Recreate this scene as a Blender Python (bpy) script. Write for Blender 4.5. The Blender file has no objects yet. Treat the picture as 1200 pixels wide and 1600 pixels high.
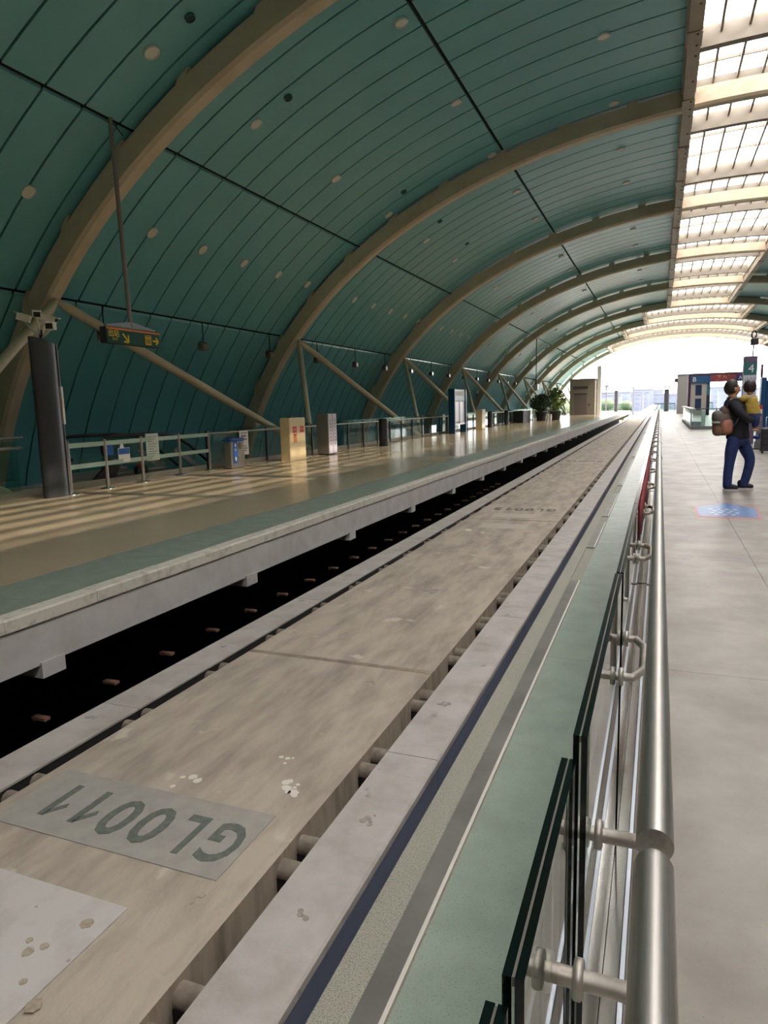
import bpy, bmesh, math, random
from mathutils import Vector, Matrix
R_ = random.Random(7)
scene = bpy.context.scene
COL = scene.collection
# ------------------------------------------------------------------ camera
FPX = 1070.0
VPY = (1031.0, 626.0)
HSL = -0.026
CAM = Vector((0.0, 0.0, 1.5))
def _c(px, py): return Vector((px - 600.0, 800.0 - py, -FPX))
_yc = _c(*VPY).normalized()
_h2 = _c(600.0, VPY[1] + HSL * (600.0 - VPY[0]))
_zc = _yc.cross(_h2).normalized()
if _zc.y < 0: _zc = -_zc
_xc = _yc.cross(_zc)
ROT = Matrix((_xc, _yc, _zc))          # camera axes -> world axes
camd = bpy.data.cameras.new('camera'); camo = bpy.data.objects.new('camera', camd)
COL.objects.link(camo)
camd.sensor_fit = 'VERTICAL'; camd.sensor_height = 24.0; camd.lens = 24.0 * FPX / 1600.0
camd.clip_start = 0.02; camd.clip_end = 5000
camo.matrix_world = Matrix.Translation(CAM) @ ROT.to_4x4()
scene.camera = camo
# ------------------------------------------------------------------ sky, sun, exposure
SKY_STRENGTH = 8.0
SUN_STRENGTH = 6.5
SUN_DIR = Vector((-1.0, 0.10, -0.87))      # direction the light travels
world = bpy.data.worlds.new('sky'); scene.world = world; world.use_nodes = True
wt = world.node_tree; wt.nodes.clear()
wo = wt.nodes.new('ShaderNodeOutputWorld'); wb = wt.nodes.new('ShaderNodeBackground')
wb.inputs[0].default_value = (1.0, 0.965, 0.96, 1); wb.inputs[1].default_value = SKY_STRENGTH
wt.links.new(wb.outputs[0], wo.inputs[0])
sund = bpy.data.lights.new('sun', 'SUN'); suno = bpy.data.objects.new('sun', sund); COL.objects.link(suno)
sund.energy = SUN_STRENGTH; sund.angle = math.radians(1.0); sund.color = (1.0, 0.86, 0.68)
suno.rotation_euler = SUN_DIR.normalized().to_track_quat('-Z', 'Y').to_euler()
suno.location = (60, -5, 60)
vs = scene.view_settings
vs.view_transform = 'Standard'; vs.look = 'None'; vs.gamma = 1.0; vs.use_curve_mapping = False
vs.exposure = 0.22
try:
    scene.cycles.transparent_max_bounces = 32
    scene.cycles.max_bounces = 10; scene.cycles.diffuse_bounces = 6; scene.cycles.glossy_bounces = 5
    scene.cycles.caustics_reflective = False; scene.cycles.caustics_refractive = False
    scene.cycles.sample_clamp_indirect = 6.0
except Exception: pass

# ------------------------------------------------------------------ helpers
def at(px, py, x=None, y=None, z=None):
    """the point of the place seen at a pixel of the 1200x1600 photo, on a given plane"""
    d = ROT @ _c(px, py)
    if x is not None: t = (x - CAM.x) / d.x
    elif y is not None: t = (y - CAM.y) / d.y
    else: t = (z - CAM.z) / d.z
    return CAM + d * t

MATS = {}
def srgb(c):
    if isinstance(c, str):
        c = tuple(int(c[i:i + 2], 16) / 255 for i in (0, 2, 4))
    return tuple(((v + .055) / 1.055) ** 2.4 if v > .04045 else v / 12.92 for v in c)
def mat(name, col, rough=.5, metal=0., col2=None, nscale=6., ndet=6., spec=.5, bump=0., bscale=40., stretch=None,
        speck=None, emit=0., coat=0., lo=.35, hi=.65, rvar=0.):
    if name in MATS: return MATS[name]
    m = bpy.data.materials.new(name); m.use_nodes = True; MATS[name] = m
    nt = m.node_tree; b = nt.nodes['Principled BSDF']
    c = srgb(col); b.inputs['Base Color'].default_value = (*c, 1)
    b.inputs['Roughness'].default_value = rough; b.inputs['Metallic'].default_value = metal
    b.inputs['Specular IOR Level'].default_value = spec
    if coat: b.inputs['Coat Weight'].default_value = coat; b.inputs['Coat Roughness'].default_value = .08
    if emit:
        b.inputs['Emission Color'].default_value = (*c, 1); b.inputs['Emission Strength'].default_value = emit
    L = nt.links.new
    if col2 is not None or bump or speck or rvar:
        g = nt.nodes.new('ShaderNodeNewGeometry'); mp = nt.nodes.new('ShaderNodeMapping')
        L(g.outputs['Position'], mp.inputs[0])
        if stretch: mp.inputs['Scale'].default_value = stretch
    last = None
    if col2 is not None:
        n = nt.nodes.new('ShaderNodeTexNoise'); n.inputs['Scale'].default_value = nscale; n.inputs['Detail'].default_value = ndet
        n.inputs['Roughness'].default_value = .62
        L(mp.outputs[0], n.inputs['Vector'])
        r = nt.nodes.new('ShaderNodeValToRGB'); r.color_ramp.elements[0].position = lo; r.color_ramp.elements[1].position = hi
        r.color_ramp.elements[0].color = (*c, 1); r.color_ramp.elements[1].color = (*srgb(col2), 1)
        L(n.outputs[0], r.inputs[0]); last = r.outputs[0]
        if rvar:
            ma = nt.nodes.new('ShaderNodeMath'); ma.operation = 'MULTIPLY_ADD'
            ma.inputs[1].default_value = rvar; ma.inputs[2].default_value = rough - rvar / 2
            L(n.outputs[0], ma.inputs[0]); L(ma.outputs[0], b.inputs['Roughness'])
    if speck is not None:
        sc_, cs, th = speck
        v = nt.nodes.new('ShaderNodeTexNoise'); v.inputs['Scale'].default_value = sc_; v.inputs['Detail'].default_value = 3
        L(g.outputs['Position'], v.inputs['Vector'])
        rr = nt.nodes.new('ShaderNodeValToRGB'); rr.color_ramp.elements[0].position = th; rr.color_ramp.elements[1].position = th + .06
        L(v.outputs[0], rr.inputs[0])
        mx = nt.nodes.new('ShaderNodeMix'); mx.data_type = 'RGBA'
        L(rr.outputs[0], mx.inputs[0])
        if last is not None: L(last, mx.inputs[6])
        else: mx.inputs[6].default_value = (*c, 1)
        mx.inputs[7].default_value = (*srgb(cs), 1); last = mx.outputs[2]
    if last is not None: L(last, b.inputs['Base Color'])
    if bump:
        n2 = nt.nodes.new('ShaderNodeTexNoise'); n2.inputs['Scale'].default_value = bscale; n2.inputs['Detail'].default_value = 5
        L(mp.outputs[0], n2.inputs['Vector'])
        bp = nt.nodes.new('ShaderNodeBump'); bp.inputs['Strength'].default_value = bump; bp.inputs['Distance'].default_value = .01
        L(n2.outputs[0], bp.inputs['Height']); L(bp.outputs[0], b.inputs['Normal'])
    return m
def glass_mat(name, tint, refl=1.0, rough=.02, milk=0.):
    m = bpy.data.materials.new(name); m.use_nodes = True; MATS[name] = m
    nt = m.node_tree; nt.nodes.clear(); L = nt.links.new
    o = nt.nodes.new('ShaderNodeOutputMaterial'); t = nt.nodes.new('ShaderNodeBsdfTransparent'); g = nt.nodes.new('ShaderNodeBsdfGlossy')
    t.inputs[0].default_value = (*tint, 1); g.inputs['Roughness'].default_value = rough; g.inputs[0].default_value = (refl, refl, refl, 1)
    f = nt.nodes.new('ShaderNodeFresnel'); gb = nt.nodes.new('ShaderNodeNewGeometry'); ior = nt.nodes.new('ShaderNodeMath')
    ior.operation = 'MULTIPLY_ADD'; ior.inputs[1].default_value = 1/1.45 - 1.45; ior.inputs[2].default_value = 1.45   # thin sheet: same reflection on both faces
    L(gb.outputs['Backfacing'], ior.inputs[0]); L(ior.outputs[0], f.inputs[0])
    mx = nt.nodes.new('ShaderNodeMixShader'); L(f.outputs[0], mx.inputs[0]); L(g.outputs[0], mx.inputs[2])
    if milk:
        tr = nt.nodes.new('ShaderNodeBsdfTranslucent'); tr.inputs[0].default_value = (.9, .92, .93, 1)
        m2 = nt.nodes.new('ShaderNodeMixShader'); m2.inputs[0].default_value = milk
        L(t.outputs[0], m2.inputs[1]); L(tr.outputs[0], m2.inputs[2]); L(m2.outputs[0], mx.inputs[1])
    else: L(t.outputs[0], mx.inputs[1])
    L(mx.outputs[0], o.inputs[0])
    return m

class MB:
    def sball(s, c, r, e=.6, n=24, k=14, m=0):
        o = len(s.v); s.ball(c, 1.0, n, k, m); c = Vector(c)
        for i in range(o, len(s.v)):
            q = s.v[i] - c; l = (abs(q.x)**(2/e) + abs(q.y)**(2/e) + abs(q.z)**(2/e)) ** (e/2)
            s.v[i] = c + Vector((q.x/l*r[0], q.y/l*r[1], q.z/l*r[2]))
        return s

    def __init__(s): s.v = []; s.f = []; s.sm = []; s.mi = []
    def add(s, vs, fs, smooth=False, m=0):
        o = len(s.v); s.v += [Vector(p) for p in vs]
        for f in fs: s.f.append([i + o for i in f]); s.sm.append(smooth); s.mi.append(m)
        return s
    def box(s, lo, hi, m=0):
        x0, y0, z0 = lo; x1, y1, z1 = hi
        return s.add([(x0,y0,z0),(x1,y0,z0),(x1,y1,z0),(x0,y1,z0),(x0,y0,z1),(x1,y0,z1),(x1,y1,z1),(x0,y1,z1)],
                     [(0,3,2,1),(4,5,6,7),(0,1,5,4),(1,2,6,5),(2,3,7,6),(3,0,4,7)], False, m)
    def cbox(s, lo, hi, b, m=0):
        """box with its vertical edges and top edge chamfered"""
        x0,y0,z0 = lo; x1,y1,z1 = hi
        def ring(i, z): return [(x0+i+b,y0+i,z),(x1-i-b,y0+i,z),(x1-i,y0+i+b,z),(x1-i,y1-i-b,z),(x1-i-b,y1-i,z),(x0+i+b,y1-i,z),(x0+i,y1-i-b,z),(x0+i,y0+i+b,z)]
        v = ring(0, z0) + ring(0, z1 - b) + ring(b, z1)
        f = [tuple(range(7, -1, -1)), tuple(range(16, 24))]
        for k in (0, 8):
            for i in range(8): f.append((k+i, k+(i+1)%8, k+8+(i+1)%8, k+8+i))
        return s.add(v, f, False, m)
    def prism(s, poly, axis, a, b, m=0):
        """2-D polygon extruded along an axis: axis 0 poly is (y,z), 1 is (x,z), 2 is (x,y)"""
        def P(p, t): return (t,p[0],p[1]) if axis == 0 else (p[0],t,p[1]) if axis == 1 else (p[0],p[1],t)
        n = len(poly); v = [P(p, a) for p in poly] + [P(p, b) for p in poly]
        f = [tuple(range(n)), tuple(range(2*n-1, n-1, -1))] + [(i, n+i, n+(i+1)%n, (i+1)%n) for i in range(n)]
        return s.add(v, f, False, m)
    def tube(s, pts, r, n=10, m=0, cap=True):
        pts = [Vector(p) for p in pts]; k = len(pts)
        rs = r if isinstance(r, (list, tuple)) else [r] * k
        rings = []; up = None
        for i, p in enumerate(pts):
            d = (pts[min(i+1, k-1)] - pts[max(i-1, 0)]).normalized()
            if up is None:
                up = Vector((0,0,1)) if abs(d.z) < .9 else Vector((1,0,0))
            a = d.cross(up).normalized(); bq = a.cross(d).normalized(); up = bq
            rings.append([p + (a * math.cos(2*math.pi*j/n) + bq * math.sin(2*math.pi*j/n)) * rs[i] for j in range(n)])
        v = [q for rg in rings for q in rg]; f = []
        for i in range(k-1):
            for j in range(n): f.append((i*n+j, i*n+(j+1)%n, (i+1)*n+(j+1)%n, (i+1)*n+j))
        s.add(v, f, True, m)
        if cap:
            s.add(rings[0], [tuple(range(n-1, -1, -1))], False, m); s.add(rings[-1], [tuple(range(n))], False, m)
        return s
    def lathe(s, c, prof, n=20, m=0, smooth=True, ax=2):
        c = Vector(c); v = []
        for (r, z) in prof:
            for j in range(n):
                a = 2*math.pi*j/n
                q = (r*math.cos(a), r*math.sin(a), z)
                v.append(c + Vector(q if ax == 2 else (q[2], q[0], q[1]) if ax == 0 else (q[0], q[2], q[1])))
        f = []
        for i in range(len(prof)-1):
            for j in range(n): f.append((i*n+j, i*n+(j+1)%n, (i+1)*n+(j+1)%n, (i+1)*n+j))
        s.add(v, f, smooth, m)
        s.add(v[:n], [tuple(range(n-1,-1,-1))], False, m); s.add(v[-n:], [tuple(range(n))], False, m)
        return s
    def ball(s, c, r, n=14, k=9, m=0):
        r = Vector((r, r, r)) if not isinstance(r, (tuple, list, Vector)) else Vector(r)
        c = Vector(c); v = [c + Vector((0,0,-r.z))]; f = []
        for i in range(1, k):
            t = math.pi*i/k - math.pi/2
            for j in range(n):
                a = 2*math.pi*j/n; v.append(c + Vector((r.x*math.cos(t)*math.cos(a), r.y*math.cos(t)*math.sin(a), r.z*math.sin(t))))
        v.append(c + Vector((0,0,r.z)))
        for j in range(n): f.append((0, 1+(j+1)%n, 1+j)); f.append((len(v)-1, 1+(k-2)*n+j, 1+(k-2)*n+(j+1)%n))
        for i in range(k-2):
            for j in range(n): f.append((1+i*n+j, 1+i*n+(j+1)%n, 1+(i+1)*n+(j+1)%n, 1+(i+1)*n+j))
        return s.add(v, f, True, m)
    def mesh(s, name, mats, off=Vector((0,0,0))):
        me = bpy.data.meshes.new(name)
        me.from_pydata([p - off for p in s.v], [], s.f)
        if not isinstance(mats, (list, tuple)): mats = [mats]
        for m in mats: me.materials.append(m)
        me.polygons.foreach_set('use_smooth', s.sm); me.polygons.foreach_set('material_index', s.mi)
        bm = bmesh.new(); bm.from_mesh(me); bmesh.ops.recalc_face_normals(bm, faces=bm.faces); bm.to_mesh(me); bm.free()
        return me
    def build(s, name, mats, parent=None):
        if parent is not None:
            off = Vector((0,0,0)); q = parent
            while q is not None: off += q.location; q = q.parent
            loc = Vector((0,0,0))
        else:
            xs = [p.x for p in s.v]; ys = [p.y for p in s.v]; zs = [p.z for p in s.v]
            off = Vector(((min(xs)+max(xs))/2, (min(ys)+max(ys))/2, min(zs))); loc = off
        o = bpy.data.objects.new(name, s.mesh(name, mats, off)); COL.objects.link(o)
        o.location = loc; o.parent = parent
        return o
def put(name, me, parent, loc):
    o = bpy.data.objects.new(name, me); COL.objects.link(o); o.parent = parent; o.location = loc; return o
def thing(name, loc, label, cat, group=None):
    o = bpy.data.objects.new(name, None); COL.objects.link(o); o.location = loc; o.empty_display_size = .2
    o['label'] = label; o['category'] = cat
    if group: o['group'] = group
    return o
def tag(o, label, cat, group=None):
    o['label'] = label; o['category'] = cat
    if group: o['group'] = group
    return o
def struct(o, label=None):
    o['kind'] = 'structure'
    if label: o['label'] = label
    return o
def stuff(o): o['kind'] = 'stuff'; return o
def text(name, body, size, M, mat_, parent, extrude=.0015, shear=0., bold=0.):
    cu = bpy.data.curves.new(name, 'FONT'); cu.body = body; cu.size = size; cu.extrude = extrude; cu.shear = shear; cu.offset = bold
    cu.align_x = 'CENTER'; cu.align_y = 'CENTER'; cu.resolution_u = 3
    t = bpy.data.objects.new(name, cu); COL.objects.link(t)
    bpy.context.view_layer.update()
    me = bpy.data.meshes.new_from_object(t.evaluated_get(bpy.context.evaluated_depsgraph_get()))
    bpy.data.objects.remove(t)
    off = Vector((0,0,0)); q = parent
    while q is not None: off += q.location; q = q.parent
    me.transform(Matrix.Translation(-off) @ M); me.materials.clear(); me.materials.append(mat_)
    o = bpy.data.objects.new(name, me); COL.objects.link(o); o.parent = parent
    return o
def frame_m(o, ex, ey):
    ex = Vector(ex).normalized(); ey = Vector(ey).normalized(); ez = ex.cross(ey)
    m = Matrix((ex, ey, ez)).transposed().to_4x4(); return Matrix.Translation(Vector(o)) @ m
def rootoff(parent):
    off = Vector((0,0,0)); q = parent
    while q is not None: off += q.location; q = q.parent
    return off
ORD = ['first', 'second', 'third', 'fourth', 'fifth', 'sixth', 'seventh', 'eighth', 'ninth', 'tenth', 'eleventh', 'twelfth', 'thirteenth', 'fourteenth', 'fifteenth', 'sixteenth',
       'seventeenth', 'eighteenth', 'nineteenth', 'twentieth', 'twenty-first', 'twenty-second', 'twenty-third', 'twenty-fourth', 'twenty-fifth', 'twenty-sixth', 'twenty-seventh', 'twenty-eighth']
def skin(name, J, E, mat_, parent, sub=2):
    """continuous limb surface: J name->(point, radius), E edges; first joint is the root"""
    names = list(J); idx = {n: i for i, n in enumerate(names)}
    off = rootoff(parent)
    me = bpy.data.meshes.new(name); me.from_pydata([Vector(J[n][0]) - off for n in names], [(idx[a], idx[b]) for a, b in E], [])
    o = bpy.data.objects.new(name, me); COL.objects.link(o)
    md = o.modifiers.new('s', 'SKIN'); sv = me.skin_vertices[0].data
    for n in names:
        r = J[n][1]; sv[idx[n]].radius = r if isinstance(r, tuple) else (r, r); sv[idx[n]].use_root = (n == names[0])
    ss = o.modifiers.new('u', 'SUBSURF'); ss.levels = sub; ss.render_levels = sub
    bpy.context.view_layer.update()
    em = bpy.data.meshes.new_from_object(o.evaluated_get(bpy.context.evaluated_depsgraph_get()))
    bpy.data.objects.remove(o)
    em.materials.clear(); em.materials.append(mat_)
    for p in em.polygons: p.use_smooth = True
    ob = bpy.data.objects.new(name, em); COL.objects.link(ob); ob.parent = parent
    return ob

# ------------------------------------------------------------------ materials
M_panel = mat('teal_panel', '66AFB8', .34, .0, col2='6EB6BE', nscale=.7, spec=.7)
M_dark = mat('dark_seam', '0A0F10', .9)
M_cream = mat('cream_steel', 'B4A896', .5, col2='A3957F', nscale=1.3, lo=.4, hi=.75)
M_rib = mat('cream_rib', 'D6C6AC', .5, col2='C2AE94', nscale=.9, lo=.4, hi=.8)
M_white = mat('white_paint', 'E6E4DE', .45)
M_floorR = mat('grey_terrazzo', '8E877C', .40, col2='776F65', nscale=1.6, spec=.32, speck=(160, '665F56', .66), rvar=.22)
M_floorL = mat('beige_terrazzo', 'C2B093', .17, col2='B6A488', nscale=.8, spec=.5, speck=(150, 'A8957A', .67), rvar=.12)
M_green = mat('green_granite', '939D90', .32, col2='858F82', nscale=5, speck=(190, '6E786E', .6), rvar=.15)
M_coping = mat('pale_coping_stone', 'CBC5B8', .7, col2='9C968A', nscale=9, lo=.5, hi=.8)
M_fascia = mat('pale_painted_concrete', 'C2BDBA', .8, col2='B2ACA8', nscale=3)
M_speck = mat('speckled_granite', '9C988A', .75, speck=(260, '6A665A', .55), bump=.6, bscale=220)
M_deck = mat('stained_concrete', 'B0A393', .85, col2='8C8074', nscale=2.6, ndet=9, stretch=(2.0, .5, 1), lo=.40, hi=.70, bump=.3, bscale=40, speck=(3.1, 'BDB2A2', .66))
M_deckside = mat('streaked_concrete', 'A0917E', .9, col2='6E6256', nscale=5, stretch=(1, 2.2, .35), lo=.45, hi=.75)
M_beam = mat('weathered_beam_top', 'B2ABA4', .7, col2='978E85', nscale=3.0, lo=.4, hi=.75, speck=(7, '8E8A86', .68), bump=.15, bscale=60)
M_beamside = mat('blue_grey_plate', '6F7488', .55, col2='646A7C', nscale=2, stretch=(1, .3, 3))
M_greypaint = mat('grey_number_patch', 'A09A92', .85, col2='948E86', nscale=8)
M_stencil = mat('stencil_green_grey', '586059', .85, col2='74726A', nscale=30, lo=.4, hi=.75)
M_patch = mat('whitened_concrete', 'BDB7B1', .85, col2='A8A198', nscale=4.5, lo=.5, hi=.8, speck=(11, '8A7A64', .7))
M_steel = mat('brushed_steel', 'BDB9B3', .42, 1.0, col2='ACA8A2', nscale=3, stretch=(60, 1, 60))
M_polish = mat('polished_steel', 'D8D4CC', .12, 1.0)
M_clamp = mat('cast_steel_clamp', 'C4BDB2', .42, .55, col2='A79C90', nscale=20)
M_strip = mat('dull_steel_strip', '8E8A84', .45, .6, col2='7A766F', nscale=2.5)
M_black = mat('black_rubber_and_shade', '121314', .55)
M_edge = mat('glass_edge_dark_green', '060F0C', .12, spec=.6)
M_inter = mat('glass_interlayer', '5E5A50', .4)
M_glass = glass_mat('clear_glass', (.90, .95, .92), refl=.85)
M_glass2 = glass_mat('green_glass', (.80, .91, .88))
M_sky = glass_mat('skylight_glass', (.92, .93, .93), milk=.2)
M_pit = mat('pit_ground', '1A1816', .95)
M_rust = mat('rusty_steel', '8A6A50', .8, col2='6A4A38', nscale=20)
M_pillar = mat('charcoal_panel', '45484C', .42, .3, col2='3B3E42', nscale=.8)
M_alu = mat('aluminium', 'AEB4BA', .35, .8)
M_cam = mat('camera_white', 'D9D5C8', .4)
M_signgreen = mat('sign_green', '164E46', .35)
M_orange = mat('sign_orange', 'D9772E', .45)
M_yellow = mat('sign_yellow', 'EBC11E', .45)
M_red = mat('red_print', 'C6332B', .5)
M_orangeprint = mat('orange_print', 'D98A35', .5)
M_beige = mat('cream_cabinet', 'D8C49A', .42)
M_blue = mat('blue_panel', '12466E', .35)
M_bluepr = mat('blue_print', '2B63B8', .4)
M_paper = mat('white_paper', 'E8E6E2', .6)
M_marks = mat('grey_print', '8C8898', .6)
M_char = mat('charcoal_plastic', '2C2A30', .5)
M_leaf = mat('leaf_dark', '1F3A22', .6, col2='35512A', nscale=3)
M_leaf2 = mat('leaf_light', '56702E', .6, col2='7A8A3A', nscale=4)
M_redcloth = mat('red_banner_cloth', '78101C', .8)
M_lamp = mat('lamp_face', 'E9E6DC', .35)

# ------------------------------------------------------------------ roof geometry
XC, RA, RN, RZ, RB = 3.1, 19.25, 2.2, -4.5, 14.7
def dense(off):
    P = []
    n = 400
    for i in range(n + 1):
        t = math.pi * (1 - i / n)
        c, s = math.cos(t), math.sin(t)
        P.append((XC + RA * math.copysign(abs(c) ** (2 / RN), c), RZ + RB * abs(s) ** (2 / RN)))
    Q = []
    for i, p in enumerate(P):
        a = P[max(0, i - 1)]; b = P[min(n, i + 1)]
        tx, tz = b[0] - a[0], b[1] - a[1]; l = math.hypot(tx, tz)
        Q.append((p[0] - tz / l * off, p[1] + tx / l * off))
    return Q
_dc = {}
def arc(off, x0, x1, n):
    """n+1 points on the offset profile between two x values, evenly along the curve"""
    if off not in _dc: _dc[off] = dense(off)
    Q = _dc[off]
    S = [0.]
    for a, b in zip(Q, Q[1:]): S.append(S[-1] + math.hypot(b[0]-a[0], b[1]-a[1]))
    def sx(x):
        for i in range(len(Q) - 1):
            if Q[i][0] <= x <= Q[i+1][0] and Q[i+1][0] > Q[i][0]:
                return S[i] + (x - Q[i][0]) / (Q[i+1][0] - Q[i][0]) * (S[i+1] - S[i])
        return 0. if x < Q[0][0] else S[-1]
    a, b = sx(x0), sx(x1); out = []; j = 0
    for k in range(n + 1):
        s = a + (b - a) * k / n
        while j < len(S) - 2 and S[j+1] < s: j += 1
        f = (s - S[j]) / (S[j+1] - S[j]) if S[j+1] > S[j] else 0
        out.append((Q[j][0] + f * (Q[j+1][0] - Q[j][0]), Q[j][1] + f * (Q[j+1][1] - Q[j][1])))
    return out
def mir(x): return 2 * XC - x
SH = .62
Y0R, Y1R, BAY, NP = -12.0, 108.0, 12.0, 13
PW = BAY / NP
XS = [-16.75, -13.80, -10.45, -5.08, 0.42]       # shell seams, left side
def sky_edge(bay): return {6: -1.7, 7: -4.2, 8: -6.7}.get(bay, 0.5)

def shell_strip(mb, a, y0, y1, th):
    n = len(a)
    v = [(x, y0, z) for x, z in a] + [(x, y1, z) for x, z in a]
    f = [(i, i+1, n+i+1, n+i) for i in range(n-1)]
    mb.add(v, f, True)
    if th:
        b = th
        v2 = [(x, y0, z) for x, z in a] + [(x, y0, z) for x, z in b]
        mb.add(v2, [(i, i+1, n+i+1, n+i) for i in range(n-1)])
        v3 = [(x, y1, z) for x, z in a] + [(x, y1, z) for x, z in b]
        mb.add(v3, [(i, i+1, n+i+1, n+i) for i in range(n-1)])
        for e in (0, n-1):
            mb.add([(a[e][0],y0,a[e][1]),(a[e][0],y1,a[e][1]),(b[e][0],y1,b[e][1]),(b[e][0],y0,b[e][1])], [(0,1,2,3)])
# backing shell (dark): the ceiling
mb = MB()
bays = list(range(int(Y0R // BAY), int(Y1R // BAY)))
for b in bays:
    e = sky_edge(b)
    for sgn in (0, 1):
        x0, x1 = (XS[0], e) if sgn == 0 else (mir(e), mir(XS[0]))
        shell_strip(mb, arc(SH + .05, x0, x1, 40), b * BAY, (b + 1) * BAY, arc(SH + .25, x0, x1, 40))
        A = arc(SH + .25, x0, x1, 40); n = len(A)
        mb.add([(x, b*BAY, z) for x, z in A] + [(x, (b+1)*BAY, z) for x, z in A], [(i, i+1, n+i+1, n+i) for i in range(n-1)], True)
ceiling = struct(mb.build('ceiling', M_dark), 'curved barrel roof shell lined with long teal panels')
# teal lining panels
g = .026; gs = .045
rowmesh = []
co = ceiling.location.copy()
for r in range(4):
    m_ = MB(); nseg = (8, 7, 9, 9)[r]
    x0, x1 = XS[r] + gs, XS[r+1] - gs
    shell_strip(m_, arc(SH, x0, x1, nseg), g, PW - g, arc(SH + .05, x0, x1, nseg))
    rowmesh.append(m_.mesh('panel', M_panel))
rest = MB(); nind = 0
for b in bays:
    e = sky_edge(b)
    for k in range(NP):
        y = b * BAY + k * PW
        for r in range(4):
            xa, xb = XS[r], XS[r+1]
            if r == 3: xb = e - .08
            if xb - xa < .3:
                continue
            if 7.0 < y and b <= 5 and nind < 300:
                put('panel', rowmesh[r], ceiling, Vector((0, y, 0)) - co); nind += 1
            else:
                if xb > e: xb = e - .08
                if xb - xa < .3: continue
                shell_strip(rest, arc(SH, xa + gs, xb - gs, 6), y + g, y + PW - g, None)
            xb2 = min(xb, e - .08)
            if xb2 - xa > .3: shell_strip(rest, arc(SH, mir(xb2) + gs, mir(xa) - gs, 6), y + g, y + PW - g, None)
stuff(rest.build('panel_field', M_panel, ceiling))

# ribs with struts
ordn = ['nearest', 'second', 'third', 'fourth', 'fifth', 'sixth', 'seventh', 'eighth', 'last']
def rib(y, label):
    t = thing('roof_arch', (XC, y, 0), label, 'arch', 'curved steel arches under the roof')
    m_ = MB(); hw, ch = .21, .07
    sec = [(0, -hw + ch), (.0, hw - ch), (ch, hw), (.52, hw), (.52, -hw), (ch, -hw)]
    offs = [arc(o_, -15.98, mir(-15.98), 72) for o_ in (0., ch, .52)]
    lut = {0.: 0, .0: 0, ch: 1, .52: 2}
    n = 73; v = []
    for (o_, yy) in sec:
        a = offs[lut[o_]]; v += [(x, y + yy, z) for x, z in a]
    f = []
    for k in range(6):
        k2 = (k + 1) % 6
        f += [(k*n+i, k*n+i+1, k2*n+i+1, k2*n+i) for i in range(n-1)]
    m_.add(v, f, True)
    m_.add([v[k*n] for k in range(6)], [tuple(range(6))]); m_.add([v[k*n+n-1] for k in range(6)], [tuple(range(6))])
    me = m_.build('arch_beam', M_rib, t)
    for p in me.data.polygons: p.use_smooth = False
    # brackets tying the arch to the shell
    bm_ = MB()
    A, Bq = arc(.50, -15.9, mir(-15.9), 22), arc(SH + .02, -15.9, mir(-15.9), 22)
    for i in range(1, 22):
        if .2 < A[i][0] < 6: continue
        dx, dz = A[i+1][0] - A[i-1][0], A[i+1][1] - A[i-1][1]; l = math.hypot(dx, dz); dx, dz = dx / l * .16, dz / l * .16
        q = MB(); a, b_ = A[i], Bq[i]
        q.add([(a[0]-dx, y-.20, a[1]-dz), (a[0]+dx, y-.20, a[1]+dz), (b_[0]+dx, y-.20, b_[1]+dz), (b_[0]-dx, y-.20, b_[1]-dz),
               (a[0]-dx, y+.1, a[1]-dz), (a[0]+dx, y+.1, a[1]+dz), (b_[0]+dx, y+.1, b_[1]+dz), (b_[0]-dx, y+.1, b_[1]-dz)],
              [(0,3,2,1),(4,5,6,7),(0,1,5,4),(1,2,6,5),(2,3,7,6),(3,0,4,7)])
        q.build('bracket', M_rib, t)
    return t
M_skyb = mat('skylight_beam_paint', '8C8375', .55, col2='7E7466', nscale=1.1, lo=.4, hi=.8)
M_strut = mat('cream_tube', 'CFC3A8', .45, col2='C0B294', nscale=1.2)
def strut(parent, p0, p1, r=.115):
    p0, p1 = Vector(p0), Vector(p1); d = (p1 - p0).normalized(); q = MB()
    q.tube([p0, p0 + d*.12, p0 + d*.34, p1 - d*.34, p1 - d*.12, p1], [r*.45, r*.6, r, r, r*.6, r*.45], 14)
    return q.build('strut', M_strut, parent)
for k in range(-1, 10):
    y = 12.0 * k + (.5 if k == 1 else .15)
    lab = ('cream steel arch number %s counted from the camera along the hall' % ordn[k-1]) if k >= 1 else 'cream steel arch over the hall behind the photographer'
    if k == 1: lab = 'large cream steel arch nearest the camera, crossing the top left of the view'
    if k == 9: lab = 'brown-lit steel arch at the open far end of the hall'
    if k < 0: lab = 'cream steel arch farthest back in the hall behind the photographer'
    if k == 0: lab = 'cream steel arch directly over the photographer, out of view'
    t = rib(y, lab)
    for sgn in (1, -1):
        node = (-13.10, y, 4.15) if sgn == 1 else (mir(-13.10), y, 4.15)
        f1 = (-11.3, y + 9.35, -.05) if sgn == 1 else (mir(-11.3), y + 9.35, -.05)
        f0 = (-11.3, y - 2.65, -.05) if sgn == 1 else (mir(-11.3), y - 2.65, -.05)
        if k < 9: strut(t, node, f1)
        if k == 1: f0 = (f0[0], 6.6, f0[2])
        strut(t, node, f0, .11 if k == 1 else .10)

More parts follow.
